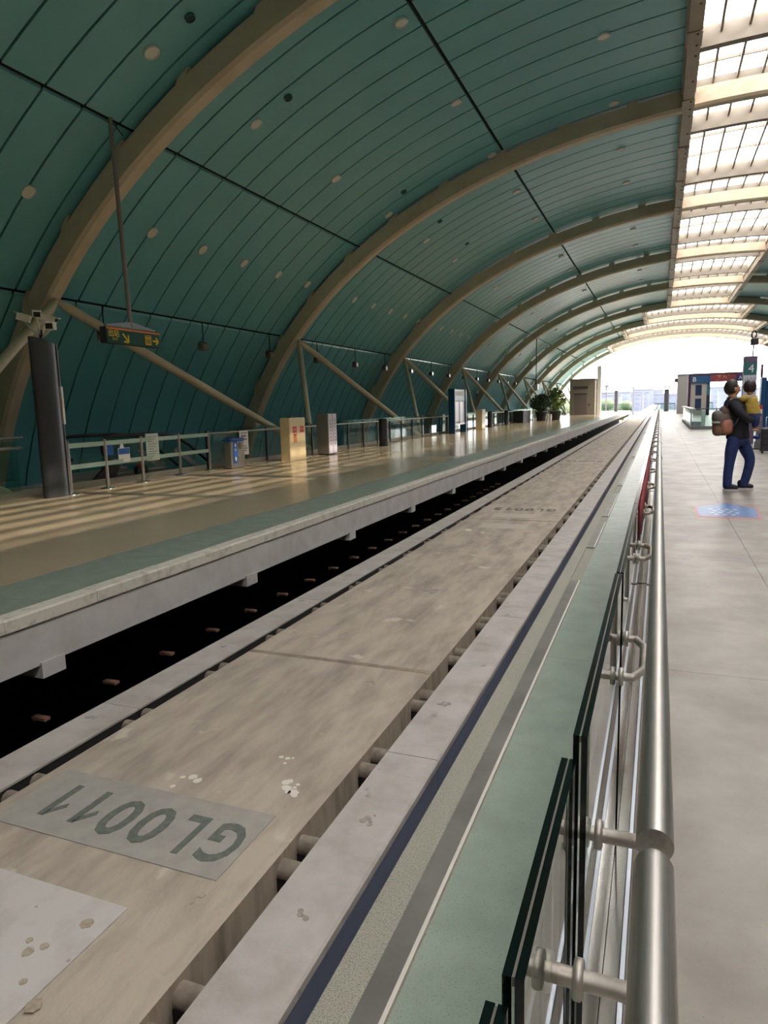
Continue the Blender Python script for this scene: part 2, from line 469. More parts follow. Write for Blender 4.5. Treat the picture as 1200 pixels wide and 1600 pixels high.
# ------------------------------------------------------------------ skylight
sk = bpy.data.objects.new('window_1', None); COL.objects.link(sk); sk.location = (XC, 0, 10); struct(sk, 'long glazed skylight along the crown of the roof')
GO = .75
npane = 0; prest = MB()
pane_mesh = {}
for b in bays:
    e0 = sky_edge(b); e1 = mir(e0); y0 = b * BAY
    # edge purlins (box section, bolted cover plates), one per third of a bay
    for e, sg in ((e0, 1), (e1, -1)):
        a = arc(0.02, e - .16, e + .16, 1); zt = a[0][1]
        for k in range(3):
            q = MB(); q.box((e - .15, y0 + 4*k + .02, zt - .04), (e + .15, y0 + 4*k + 3.98, zt + .45))
            q.box((e - .17, y0 + 4*k + 3.2, zt - .07), (e + .17, y0 + 4*k + 3.96, zt - .03))
            q.box((e - .20, y0 + 4*k + .02, zt + .40), (e + .20, y0 + 4*k + 3.98, zt + .80))
            pu = q.build('purlin', M_cream, sk)
            if 0 <= b <= 3 and sg == 1:
                bq = MB()
                for yy in (.5, 2.0, 3.3, 3.86): bq.lathe((e + .06, y0 + 4*k + yy, zt - .06 if yy < 3.1 else zt - .09), [(.03, 0), (.03, .03)], 8)
                bq.build('bolts', M_rust, pu)
    # cross beams
    for k in range(3):
        yb = y0 + (.15, 3.0, 9.0)[k] + (.35 if k == 0 and b == 1 else 0); hw = .13 if k else .2
        A = arc(.27 if k else .5, e0 + .1, e1 - .1, 10); T = arc(GO - .03, e0 + .1, e1 - .1, 10); n = 11
        q = MB()
        v = [(x, yb - hw, z) for x, z in A] + [(x, yb + hw, z) for x, z in A] + [(x, yb + hw, z) for x, z in T] + [(x, yb - hw, z) for x, z in T]
        f = []
        for c in range(4): f += [(c*n+i, c*n+i+1, ((c+1)%4)*n+i+1, ((c+1)%4)*n+i) for i in range(n-1)]
        q.add(v, f); q.build('cross_beam', M_skyb, sk)
    # longitudinal fins and panes
    W = e1 - e0; nx = max(3, round(W / .62)); dx = W / nx
    # frost-free panes, rows of 1.33 m
    for i in range(nx):
        xa = e0 + i * dx
        if i:
            a = arc(GO, xa - .03, xa + .03, 1); z = a[0][1]
            q = MB(); q.box((xa - .03, y0 + .05, z - .20), (xa + .03, y0 + BAY - .05, z + .04)); q.build('fin', M_skyb, sk)
        for r in range(6):
            ya = y0 + 1 + r * 2 - 2 * (r == 0) * 0
            P = arc(GO + .05, xa + .03, xa + dx - .03, 1)
            v = [(P[0][0], ya + .03, P[0][1]), (P[1][0], ya + .03, P[1][1]), (P[1][0], ya + 1.97, P[1][1]), (P[0][0], ya + 1.97, P[0][1])]
            if 1 <= b <= 5 and npane < 300:
                key = (b >= 6, i)
                q = MB(); q.add(v, [(0,1,2,3)]); q.build('pane', M_sky, sk); npane += 1
            else: prest.add(v, [(0,1,2,3)])
    for r in range(6):
        ya = y0 + 1 + r * 2
        A = arc(GO - .02, e0, e1, 8); T = arc(GO + .08, e0, e1, 8); n = 9; q = MB()
        v = [(x, ya - .03, z) for x, z in A] + [(x, ya + .03, z) for x, z in A] + [(x, ya + .03, z) for x, z in T] + [(x, ya - .03, z) for x, z in T]
        f = []
        for c in range(4): f += [(c*n+i, c*n+i+1, ((c+1)%4)*n+i+1, ((c+1)%4)*n+i) for i in range(n-1)]
        q.add(v, f); q.build('glazing_bar', M_skyb, sk)
stuff(prest.build('pane_field', M_sky, sk))

# ------------------------------------------------------------------ downlights and floodlights of the roof
def shell_pt(x, off=SH):
    a = arc(off, x - .05, x + .05, 2); dx, dz = a[2][0] - a[0][0], a[2][1] - a[0][1]; l = math.hypot(dx, dz)
    return Vector((a[1][0], 0, a[1][1])), Vector((dz / l, 0, -dx / l))   # point and inward normal
def disc_mesh(x, r):
    p, nrm = shell_pt(x); ex = Vector((0,1,0)); ey = nrm.cross(ex)
    m1 = MB(); m2 = MB(); N = 18
    def ringv(rr, h): return [p + ex*rr*math.cos(6.2832*i/N) + ey*rr*math.sin(6.2832*i/N) + nrm*h for i in range(N)]
    v = ringv(r, -.01) + ringv(r, .05) + ringv(r*.84, .055)
    f = [(k*N+i, k*N+(i+1)%N, (k+1)*N+(i+1)%N, (k+1)*N+i) for k in (0, 1) for i in range(N)]
    m1.add(v, f, False); m2.add(ringv(r*.84, .045), [tuple(range(N))])
    return m1.mesh('trim_ring', M_lamp, p), m2.mesh('diffuser', M_lamp, p), p
rows = [(-12.13, [11.12] + [12.75 + 2.09 * i for i in range(0, 26)], 'low on the teal roof slope'),
        (-9.03, [11.4, 15.0] + [19.34 + 4.23 * i for i in range(0, 12)], 'halfway up the teal roof slope'),
        (-5.42, [10.9] + [15.18 + 4.32 * i for i in range(0, 12)], 'high on the teal roof slope'),
        (-1.60, [15.2] + [19.43 + 4.17 * i for i in range(0, 11)], 'beside the skylight')]
for x, ys, wh in rows:
    a, b_, p = disc_mesh(x, .15); kk = -1
    for y in ys:
        if y > 72 or abs((y % 12) - .15) < .25: continue
        kk += 1
        t = thing('ceiling_light', (p.x, y, p.z), 'round white light, %s from the camera in the row %s' % (ORD[kk], wh), 'ceiling light', 'round lights ' + wh)
        put('trim_ring', a, t, (0,0,0)); put('diffuser', b_, t, (0,0,0))
a, b_, p = disc_mesh(-8.17, .10); mat('grille_teal', '1E4444', .7)
for kk, y in enumerate((11.46, 15.05, 22.8, 26.9, 31.0)):
    o = bpy.data.objects.new('loudspeaker_grille', MB().mesh('x', M_dark)); o.data = a.copy(); o.data.materials.clear(); o.data.materials.append(mat('dull_teal_grille', '3A7070', .6))
    COL.objects.link(o); o.location = (p.x, y, p.z - .0)
    tag(o, 'small dark round grille in the teal roof, %s from the camera' % ORD[kk], 'grille', 'dark round grilles in the roof')
    put('grille_face', b_.copy(), o, (0,0,0)); o.children[0].data.materials.clear(); o.children[0].data.materials.append(MATS['grille_teal'])
# floodlights hung below the lowest seam
def flood(y, kk):
    p, nrm = shell_pt(-13.80); x, z = -13.72, p.z
    t = thing('floodlight', (x, y, 3.42), 'small floodlight hung on a rod from the lower roof seam, %s from the camera' % ORD[kk], 'light', 'floodlights hung along the lower roof seam')
    MB().tube([(x, y, p.z), (x, y, 3.72)], .015, 6).build('rod', M_dark, t)
    q = MB(); q.box((x-.11, y-.15, 3.48), (x+.07, y+.15, 3.70)); q.build('lamp_body', mat('floodlight_body', '7C6C5E', .6), t)
    q = MB(); q.box((x+.07, y-.12, 3.50), (x+.10, y+.12, 3.68)); q.build('lamp_face', mat('floodlight_glass', '9C9484', .2), t)
    MB().tube([(x-.02, y-.16, 3.6), (x-.02, y-.19, 3.73), (x-.02, y+.19, 3.73), (x-.02, y+.16, 3.6)], .014, 6).build('yoke', M_dark, t)
for kk, y in enumerate((14.6, 18.9, 23.0, 26.9, 30.9, 34.8, 38.9, 42.9, 46.8, 50.9, 54.9, 58.8, 62.9, 66.9, 70.8)): flood(y, kk)
# ------------------------------------------------------------------ guideway and platforms
ZG = -.65
gw = thing('guideway', (-2.52, 60, -3.6), 'long grey concrete magnetic railway guideway between the two platforms', 'guideway')
gl = gw.location.copy()
YE = 420.0
# deck slabs 12.2 m long
js = [-23.9, -11.7, .5] ; js = [12.7 + 12.2 * k for k in range(-2, 8)]
for a, b in zip(js, js[1:]):
    q = MB(); q.prism([(-3.39, ZG), (-1.655, ZG), (-1.655, ZG - .75), (-2.1, ZG - 1.4), (-2.95, ZG - 1.4), (-3.39, ZG - .75)], 1, a + .02, b - .02)
    o = q.build('deck_slab', [M_deck, M_deckside], gw)
    for p_ in o.data.polygons:
        if abs(p_.normal.x) > .8: p_.material_index = 1
q = MB(); q.prism([(-3.39, ZG), (-1.655, ZG), (-1.655, ZG - .75), (-2.1, ZG - 1.4), (-2.95, ZG - 1.4), (-3.39, ZG - .75)], 1, js[-1] + .02, YE); q.build('deck_slab', [M_deck], gw)
# side beams 3 m long
bR = MB(); bR.prism([(-1.530, 0), (-1.205, 0), (-1.195, -.012), (-1.195, -.05), (-1.53, -.05)], 1, .005, 2.993); meR = bR.mesh('beam_cap', M_beam)
bRs = MB(); bRs.box((-1.50, .005, -.42), (-1.20, 2.993, -.048)); meRs = bRs.mesh('side_plate', M_beamside)
bL = MB(); bL.prism([(-3.835, 0), (-3.505, 0), (-3.505, -.014), (-3.835, -.014)], 1, .005, 2.993); meL = bL.mesh('beam_cap', M_beam)
bLs = MB(); bLs.box((-3.83, .005, -.42), (-3.512, 2.993, -.014)); meLs = bLs.mesh('side_plate', mat('slot_shade_plate', '1C1A1A', .8))  # left plate coloured near-black to paint the shade inside the slot
for k in range(-5, 37):
    y = 3.755 + 2.995 * k
    for nm, m1, m2 in (('side_beam', meR, meRs), ('side_beam', meL, meLs)):
        o = put(nm, m1, gw, Vector((0, y, ZG)) - gl)
        put('side_plate', m2, o, (0, 0, 0))
yl = 3.755 + 2.995 * 37
q = MB(); q.box((-1.53, yl, ZG - .4), (-1.20, YE, ZG)); q.build('side_beam', M_beam, gw)
q = MB(); q.box((-3.835, yl, ZG - .4), (-3.505, YE, ZG)); q.build('side_beam', M_beam, gw)
# paired cross brackets in the two slots
def br_mesh(x0, x1):
    q = MB(); q.tube([(x0, 0, -.08), (x1, 0, -.08)], .05, 12); q.box((x0, -.052, -.42), (x1, .052, -.10), 1); return q.mesh('cross_bracket', [mat('dusty_bracket', '8E8274', .85, col2='6F6458', nscale=14), M_black])  # lower plate is black to paint in the dark beneath each bracket
bmr, bml = br_mesh(-1.66, -1.49), br_mesh(-3.52, -3.38)
cnt = 0; far = MB()
for k in range(-3, 105):
    for d in (-.1, .1):
        y = 2.745 + .978 * k + d
        for me in (bmr, bml):
            if y < 60 and cnt < 300 and y > .5: put('cross_bracket', me, gw, Vector((0, y, ZG)) - gl); cnt += 1
            elif y >= 60:
                x0, x1 = (-1.66, -1.49) if me is bmr else (-3.52, -3.38)
                far.box((x0, y - .04, ZG - .4), (x1, y + .04, ZG - .02))
stuff(far.build('bracket_field', MATS['dusty_bracket'], gw))
# bolts in the left slot, pedestal
q = MB()
for k in range(-1, 40): q.ball((-3.45, 2.745 + .978 * k, ZG - .1), .022, 8, 5)
stuff(q.build('slot_bolts', M_rust, gw))
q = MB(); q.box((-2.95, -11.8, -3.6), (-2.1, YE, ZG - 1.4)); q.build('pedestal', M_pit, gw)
# number patches and stencilled numbers
for y0, nm, xo, first in ((2.64, 'GL0011', 0, True), (14.05, 'GL0012', 0, False), (26.2, 'GL0013', 0, False)):
    if first:
        q = MB(); q.prism([(-3.30, y0 + .27), (-1.84, y0 + .27), (-1.84, y0 - .27), (-3.30, y0 - .27)], 2, ZG + .0015, ZG + .004); q.build('number_patch', M_greypaint, gw)
    xs_ = (-1.975, -2.195, -2.418, -2.631, -2.861, -3.075)
    for c_, x_ in zip(nm, xs_):
        if c_ != '1': text('stencil_letter', c_, .43, frame_m((x_, y0 - .004, ZG + .005), (-1, 0, 0), (0, -1, 0)) @ Matrix.Scale(.66 if c_ in 'GL' else .86, 4, (1, 0, 0)), M_stencil, gw, .001, 0, .008)
        else:
            q = MB(); q.box((x_ - .022, y0 - .15, ZG + .004), (x_ + .022, y0 + .15, ZG + .006))
            q.prism([(x_ + .015, y0 - .15), (x_ + .09, y0 - .05), (x_ + .075, y0 - .015), (x_ + .015, y0 - .09)], 2, ZG + .004, ZG + .006); q.build('stencil_letter', M_stencil, gw)
for (x0, x1, y0, y1) in ((-3.35, -2.10, -.2, 2.085), (-3.0, -2.15, 12.95, 13.45), (-2.95, -2.1, 11.75, 12.25), (-2.9, -2.2, 25.2, 25.7)):
    q = MB(); q.box((x0, y0, ZG - .01), (x1, y1, ZG + (.008 if y0 < 1 else .003))); q.build('repair_patch', M_patch if y0 < 1 else mat('pale_concrete_patch', 'B2A89A', .85), gw)
q = MB(); q.box((-3.389, 5.05, ZG), (-1.656, 5.11, ZG + .002)); q.build('stained_joint', mat('joint_stain', '75685C', .9, col2='988A78', nscale=6), gw)

def splat(name, x, y, r, m, n=1, z=ZG + .0012, seed=1):
    rs = random.Random(seed)
    for k in range(n):
        cx_, cy_, rr_ = x + rs.uniform(-1, 1)*r*2.2*(n > 1), y + rs.uniform(-1, 1)*r*2.2*(n > 1), r*rs.uniform(.35, 1)
        N = 18; v = [(cx_ + rr_*rs.uniform(.8, 1.1)*math.cos(6.2832*i/N), cy_ + rr_*rs.uniform(.8, 1.1)*math.sin(6.2832*i/N)) for i in range(N)]
        q = MB(); q.prism(v, 2, z - .004, z + .0006*(k % 3)); q.build(name, m, gw)
M_spl = mat('white_paint_splash', 'D2CBBE', .8); M_brn = mat('brown_stain', '96866F', .9, col2='AEA190', nscale=40); M_drk = mat('dark_stain', '8C8379', .9, col2='A09890', nscale=25)
splat('paint_splash', -2.52, 3.03, .03, M_spl, 6, seed=2); splat('paint_splash', -1.90, 3.17, .035, M_spl, 9, seed=3); splat('paint_splash', -2.1, 3.45, .02, M_spl, 4, seed=5)
splat('stain', -2.20, 1.95, .045, M_brn, 1, ZG + .0095, 6); splat('stain', -2.28, 1.80, .035, M_brn, 3, ZG + .0095, 7); splat('stain', -2.15, 1.55, .04, M_brn, 2, ZG + .0095, 8)
splat('stain', -1.86, 2.26, .02, M_brn, 3, seed=9); splat('stain', -2.05, 4.75, .02, M_drk, 5, seed=10); splat('stain', -1.36, 3.05, .02, M_drk, 8, seed=11); splat('stain', -1.40, 4.55, .022, M_drk, 7, seed=12)
splat('stain', -1.35, 2.3, .018, M_drk, 4, seed=13); splat('paint_splash', -2.9, 11.4, .08, M_spl, 3, seed=14); splat('stain', -2.5, 7.5, .05, M_drk, 6, seed=15)
# right island platform
floor = bpy.data.objects.new('floor', None); COL.objects.link(floor); floor.location = (3.1, 0, 0); struct(floor, 'grey polished terrazzo island platform')
XR = mir(-.76)
q = MB(); q.box((-.755, -36, -.62), (XR - .01, 106, -.03)); q.build('slab', M_fascia, floor)
xs = [-.27, .85, 2.35, 3.85, 5.35, XR - .5]
for a, b in zip(xs, xs[1:]):
    y = -35.0
    while y < 105.9:
        y2 = min(y + 3.0, 106)
        MB().box((a + .0015, y + .0015, -.03), (b - .0015, y2 - .0015, 0)).build('floor_slab', M_floorR, floor); y = y2
for i in range(47):
    y = -35 + 3.0 * i
    MB().box((-.576, y + .001, -.03), (-.271, y + 2.999, 0)).build('edge_slab', M_green, floor)
    MB().box((-.765, y + .001, -.05), (-.665, y + 2.999, 0)).build('edge_stone', M_speck, floor)
MB().box((-.664, -35, -.03), (-.577, 106, -.006)).build('drain_bed', M_speck, floor)
y = -14.2
lens = [5.0, 5.0, 10.05, 2.2]
segs = [(-14, -4.2), (-4.15, 5.87), (5.95, 5.96), (7.3, 8.9), (9.4, 11.8), (13.0, 19.0), (20.0, 34.0), (35.5, 60.0), (62, 100)]
for a, b in segs:
    if b - a < .1: continue
    o = MB().box((-.664, a, -.006), (-.590, b, .004)).build('drain_strip', M_strip, floor)
    MB().box((-.592, a, -.006), (-.580, b, .010)).build('strip_lip', mat('bright_lip', 'DCD4C8', .45, .4), o)

# left side platform
fl = bpy.data.objects.new('floor_side', None); COL.objects.link(fl); fl.location = (-8, 0, 0); struct(fl, 'beige polished side platform across the track')
q = MB(); q.box((-11.2, -36, -.46), (-4.52, 122, -.03)); q.build('slab', M_fascia, fl)
for a, b in ((-11.2, -9.7), (-9.7, -7.6), (-7.6, -5.45)):
    y = -35.0
    while y < 121.9:
        y2 = min(y + 6.0, 122)
        if a < -11 and 8 < y < 15: pass
        MB().box((a + .001, y + .001, -.03), (b - .001, y2 - .001, 0)).build('floor_slab', M_floorL, fl); y = y2
for i in range(52):
    y = -35 + 3.0 * i
    MB().box((-5.449, y + .001, -.03), (-4.66, y + 2.999, 0)).build('edge_slab', M_green, fl)
cop = MB(); cop.prism([(-4.66, 0), (-4.515, 0), (-4.50, -.015), (-4.50, -.105), (-4.66, -.105)], 1, .002, .918); mcop = cop.mesh('coping_stone', M_coping)
for i in range(135): put('coping_stone', mcop, fl, Vector((0, -2 + .92 * i, R_.uniform(-.003, .003))) - fl.location)
cb = MB(); cb.box((-4.75, -.115, -.57), (-4.505, .115, -.44)); mcb = cb.mesh('corbel', M_fascia)
for i in range(-2, 40): put('corbel', mcb, fl, Vector((0, 3.93 + 2.95 * i, 0)) - fl.location)
br = MB(); br.box((-5.02, -.03, -1.115), (-4.86, .03, -1.09)); br.box((-5.02, -.02, -1.14), (-5.0, .02, -1.09)); mbr = br.mesh('pipe_bracket', mat('pale_rust', '96705A', .8))
for i in range(24): put('pipe_bracket', mbr, fl, Vector((0, 3.28 + .836 * i, 0)) - fl.location)
MB().box((-11.3, -36, -.5), (-11.19, 122, .12)).build('kerb', mat('pale_kerb', 'B8B2A2', .6), fl)
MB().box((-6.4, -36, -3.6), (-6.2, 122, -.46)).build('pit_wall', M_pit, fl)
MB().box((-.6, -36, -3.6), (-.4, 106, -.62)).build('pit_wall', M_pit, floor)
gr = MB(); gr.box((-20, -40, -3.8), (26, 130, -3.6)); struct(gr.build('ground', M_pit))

# ------------------------------------------------------------------ near railing
rl = thing('railing', (-.06, 2, 0), 'steel handrail with laminated glass panels along the platform edge beside the camera', 'railing')
ro = rl.location.copy()
TX, TZ, TR = .012, .95, .0225
h1 = MB(); h1.tube([(TX, .848, TZ), (TX, 104, TZ)], TR, 24); hr = h1.build('handrail', M_steel, rl)
h2 = MB(); h2.tube([(TX - .001, -1.2, TZ - .002), (TX - .001, .806, TZ - .002), (TX - .001, .816, TZ - .002)], [TR, TR, TR * .86], 24); h2.build('handrail', M_steel, rl)
def glass_panel(y0, y1, x, z1, z0=.045, parent=rl, share=None):
    """two thick panes with a pale interlayer; returns the root pane"""
    obs = []
    for dx in (-.0115, .0015):
        q = MB(); a, b = x + dx, x + dx + .010
        v = [(a,y0,z0),(b,y0,z0),(b,y1,z0),(a,y1,z0),(a,y0,z1),(b,y0,z1),(b,y1,z1),(a,y1,z1)]
        q.add(v, [(3,0,4,7)] if dx < 0 else [(1,2,6,5)], False, 0)   # bonded inner faces do not reflect
        q.add(v, [(0,3,2,1),(4,5,6,7),(0,1,5,4),(2,3,7,6)], False, 1)
        obs.append(q)
    return obs
def add_panel(y0, y1, x, z1):
    p = bpy.data.objects.new('glass_panel', None)
    obs = glass_panel(y0, y1, x, z1)
    a = obs[0].build('glass_panel', [M_glass, M_edge], rl); b = obs[1].build('pane', [M_glass, M_edge], a)
    bpy.data.objects.remove(p)
    q = MB(); q.box((x - .0015, y0 + .002, z1 - .012), (x + .0015, y1 - .002, z1 - .001)); q.build('interlayer_edge', M_inter, a)
add_panel(-.6, .600, -.133, .905); add_panel(.612, 1.074, -.119, .928); add_panel(1.090, 2.238, -.103, .962); add_panel(2.254, 3.842, -.100, .962)
regs = glass_panel(0, 1.536, -.100, .962); rm = [r.mesh('glass_panel', [M_glass, M_edge]) for r in regs]
q = MB(); q.box((-.1015, .002, .95), (-.0985, 1.534, .961)); rmi = q.mesh('interlayer_edge', M_inter)
ring_y = [.02, 1.06, 2.21, 3.85]
yy = 3.857
while yy < 102:
    a = put('glass_panel', rm[0], rl, Vector((0, yy, 0)) - ro); put('pane', rm[1], a, (0,0,0)); put('interlayer_edge', rmi, a, (0,0,0))
    yy += 1.55; ring_y.append(yy - .007)
def ring_meshes():
    q = MB(); cx, z = -.075, .70
    P = [(-.026,-.175),(.026,-.175),(.054,-.105),(.054,.105),(.026,.175),(-.026,.175),(-.054,.105),(-.054,-.105)]
    pts = []
    for i, p in enumerate(P):                 # octagonal bar bent from straight lengths
        a = P[i]; b = P[(i+1) % 8]
        q.tube([(cx+a[0], a[1], z), (cx+b[0], b[1], z)], .0125, 12)
        q.ball((cx+a[0], a[1], z), .0126, 10, 6)
    q.tube([(cx+.054, 0, z), (TX, 0, z)], .012, 10)
    d = MB()
    for sy in (-.175, .175):
        for x in (-.080, -.123):
            d.lathe((x - .007, sy, z), [(.024, 0), (.027, .003), (.027, .011), (.024, .014)], 18, ax=0)
    p = MB(); p.tube([(TX, 0, 0), (TX, 0, TZ - .01)], .017, 10); p.lathe((TX, 0, 0), [(.035, 0), (.035, .012), (.02, .02)], 14)
    return q.mesh('ring_clamp', M_clamp), d.mesh('clamp_disc', M_clamp), p.mesh('post', M_steel)
mr, mdk, mpo = ring_meshes()
q = MB()
for sy in (-.175, .175): q.tube([(-.16, 1.06 + sy, .70), (TX, 1.06 + sy, .70)], .0135, 14)
q.tube([(-.16, .885, .70), (-.16, 1.235, .70)], .0125, 12)
nr_ = q.build('ring_clamp', M_clamp, rl); put('clamp_disc', mdk, nr_, Vector((0, 1.06, 0)) - ro); put('post', mpo, rl, Vector((0, 1.06, 0)) - ro)
for y in ring_y:
    if y == 1.06: continue
    a = put('ring_clamp', mr, rl, Vector((0, y, 0)) - ro); put('clamp_disc', mdk, a, (0,0,0)); put('post', mpo, rl, Vector((0, y, 0)) - ro)
cl = MB(); cl.lathe((TX, 0, TZ), [(TR+.001, 0), (TR+.006, .004), (TR+.006, .026), (TR+.001, .03)], 20, ax=1); mcl = cl.mesh('collar', M_clamp)
for y in (7.15, 9.6, 11.9, 14.4, 20, 26, 32): put('collar', mcl, rl, Vector((0, y, 0)) - ro)
for a, b in ((-1.5, 5.79), (5.86, 12.0), (12.1, 24), (24.1, 48), (48.1, 100)):
    q = MB(); q.box((-.142, a, 0), (-.052, b, .028)); q.box((-.142, a, .028), (-.125, b, .034)); q.build('base_channel', M_polish, rl)
    q = MB(); q.box((-.050, a, 0), (-.038, b, .02)); q.build('channel_lip', M_alu, rl)
    q = MB(); q.box((-.036, a, 0), (-.018, b, .012)); q.build('gasket', mat('brown_gasket', '6E655C', .8), rl)
    q = MB(); q.box((-.016, a, 0), (-.006, b, .02)); q.build('channel_lip', M_alu, rl)
# red cloth banner tied to the glass
q = MB(); n = 16
top = [(-.0835 + .001*math.sin(i*1.3), 4.05 + i*(4.6/n), .925 + .01*math.sin(i*2.1)) for i in range(n+1)]
bot = [(-.083 + .001*math.sin(i*1.1+1), 4.05 + i*(4.6/n), .70 - .22*min(1, i/n*1.4) + .02*math.sin(i*1.7)) for i in range(n+1)]
v = top + bot + [(x-.004, y, z) for x, y, z in top] + [(x-.004, y, z) for x, y, z in bot]; k = n + 1
f = [(i, i+1, k+i+1, k+i) for i in range(n)] + [(2*k+i, 3*k+i, 3*k+i+1, 2*k+i+1) for i in range(n)] + [(i, 2*k+i, 2*k+i+1, i+1) for i in range(n)] + [(k+i, k+i+1, 3*k+i+1, 3*k+i) for i in range(n)] + [(0, k, 3*k, 2*k), (n, 2*k+n, 3*k+n, k+n)]
q.add(v, f, True); tag(q.build('cloth_banner', M_redcloth), 'dark red cloth banner hanging along the glass railing', 'banner')

# ------------------------------------------------------------------ left platform things
def ell(cx, cy, rx, ry, n=24): return [(cx + rx*math.cos(6.28318*i/n), cy + ry*math.sin(6.28318*i/n)) for i in range(n)]
def pillar(name, cx, cy, h, label, slant=.12, face=True):
    t = thing(name, (cx, cy, 0), label, 'pillar')
    q = MB(); E_ = ell(cx, cy, .135, .27, 28)
    v = [(x, y, 0) for x, y in E_] + [(x, y, h - slant * (y - cy + .27) / .54) for x, y in E_]; n = 28
    q.add(v, [(i, (i+1)%n, n+(i+1)%n, n+i) for i in range(n)], True); q.add(v[n:], [tuple(range(n))])
    q.build('column', M_pillar, t)
    q = MB(); q.box((cx - .03, cy + .262, 0), (cx + .07, cy + .285, h - slant)); q.build('edge_strip', M_alu, t)
    return t
pl = pillar('grey_pillar', -10.52, 9.62, 2.93, 'tall charcoal pillar carrying white cameras on the left platform')
q = MB(); q.box((-10.50, 9.875, 1.35), (-10.43, 9.92, 2.05)); q.build('notice_plate', M_paper, pl)
# cameras on the pillar
MB().tube([(-10.52, 9.62, 2.85), (-10.52, 9.62, 3.06)], .03, 8).build('camera_mast', M_char, pl)
def sec_cam(p, d, L, w, label, mcol=M_cam, base=None):
    p = Vector(p); d = Vector(d).normalized(); s = d.cross(Vector((0,0,1))).normalized(); u = s.cross(d)
    t = thing('security_camera', p, label, 'camera', 'cameras on top of the grey pillar')
    def bx(c0, c1, hw, hh, up=0):
        q = MB(); v = []
        for l in (c0, c1):
            for a, b in ((-1,-1),(1,-1),(1,1),(-1,1)): v.append(p + d*l + s*hw*a + u*(hh*b + up))
        return q.add(v, [(0,1,2,3),(7,6,5,4),(0,4,5,1),(1,5,6,2),(2,6,7,3),(3,7,4,0)])
    bx(-L/2, L/2, w, w*.8).build('housing', mcol, t)
    bx(-L/2 - .02, L/2 + .06, w*1.12, .008, w*.85).build('sun_shield', mcol, t)
    bx(L/2, L/2 + .004, w*.8, w*.62).build('front_glass', M_black, t)
    q = MB(); q.tube([p + d*(L/2+.003), p + d*(L/2+.02)], w*.36, 12); q.build('lens', M_black, t)
    q = MB(); b = Vector(base) if base else p - Vector((0,0,.2)); e_ = p - u*w*.6; q.tube([e_, e_.lerp(b, .55)], .018, 8); q.build('arm', M_cam, t)
    MB().tube([e_.lerp(b, .55), b], .016, 8).build('camera_arm', M_cam, pl)
    return t
top = Vector((-10.52, 9.62, 2.9))
sec_cam(at(57, 491, y=9.55), (.75, -.62, -.15), .22, .07, 'white box camera facing the viewer, topmost on the grey pillar', base=top)
sec_cam(at(72, 497, y=9.75), (.9, .5, -.25), .34, .055, 'long white bullet camera pointing right above the grey pillar', base=top)
sec_cam(at(79, 510, y=9.55), (.45, -.85, -.05), .16, .075, 'squat white camera with a round dark lens right of the pillar top', base=top)
sec_cam(at(37, 497, y=9.7), (-.7, -.5, .25), .22, .075, 'pale camera tilted to the left above the grey pillar', base=top)
# hanging exit sign
hs = thing('hanging_sign', (-10.36, 11.79, 2.93), 'green exit sign with yellow arrows hanging on a long pole', 'sign')
pp, _ = shell_pt(-10.40)
MB().tube([(-10.36, 11.79, 3.3), (-10.40, 11.72, pp.z)], .045, 12).build('pole', mat('pole_grey_brown', '8C8480', .5, .2), hs)
MB().tube([(-10.40, 11.72, pp.z - .04), (-10.40, 12.05, pp.z - .22)], .012, 6).build('cable', M_black, hs)
q = MB(); q.prism([(11.06, 3.27), (12.5, 3.27), (12.5, 3.30), (11.86, 3.40), (11.72, 3.40), (11.06, 3.30)], 0, -10.40, -10.32); q.build('mount', M_alu, hs)
q = MB(); q.box((-10.44, 10.99, 2.93), (-10.28, 12.59, 3.25)); bd = q.build('sign_box', [M_char], hs)
MB().box((-10.279, 11.0, 2.935), (-10.274, 12.585, 3.205)).build('sign_face', M_signgreen, hs)
MB().box((-10.279, 11.0, 3.207), (-10.272, 12.585, 3.247)).build('orange_band', M_orange, hs)
def sg(y, z): return frame_m((-10.272, y, z), (0, 1, 0), (0, 0, 1))
text('lettering', '出站', .155, sg(11.19, 3.12), M_yellow, hs, .002, 0, .002)
text('lettering', 'EXIT', .075, sg(11.22, 3.015), M_yellow, hs, .002)
def arrow(cy, cz, ang, L=.10):
    q = MB(); ca, sa = math.cos(ang), math.sin(ang); w = .019
    def P(a, b): return (cy + a*ca - b*sa, cz + a*sa + b*ca)
    def bar(p, r):
        (a0, b0), (a1, b1) = p, r; l = math.hypot(a1-a0, b1-b0); nx, ny = -(b1-b0)/l*w, (a1-a0)/l*w
        q.prism([P(a0+nx, b0+ny), P(a1+nx, b1+ny), P(a1-nx, b1-ny), P(a0-nx, b0-ny)], 0, -10.273, -10.268)
    bar((-L, 0), (L*.8, 0)); bar((L, 0), (L*.1, L*.85)); bar((L, 0), (L*.1, -L*.85)); q.build('arrow', M_yellow, hs)
arrow(11.52, 3.06, -math.pi/4, .115); arrow(12.43, 3.06, 0, .085)
q = MB(); q.box((-10.273, 12.10, 2.965), (-10.268, 12.29, 3.165)); ic = q.build('pictogram', M_yellow, hs)
q = MB()
for c in (12.145, 12.195, 12.245):
    q.prism(ell(c, 3.105, .012, .014, 10), 0, -10.268, -10.2665); q.box((-10.268, c-.014, 2.99), (-10.2665, c+.014, 3.088))
q.box((-10.268, 12.12, 3.132), (-10.2665, 12.27, 3.15)); q.build('figures', M_signgreen, ic)
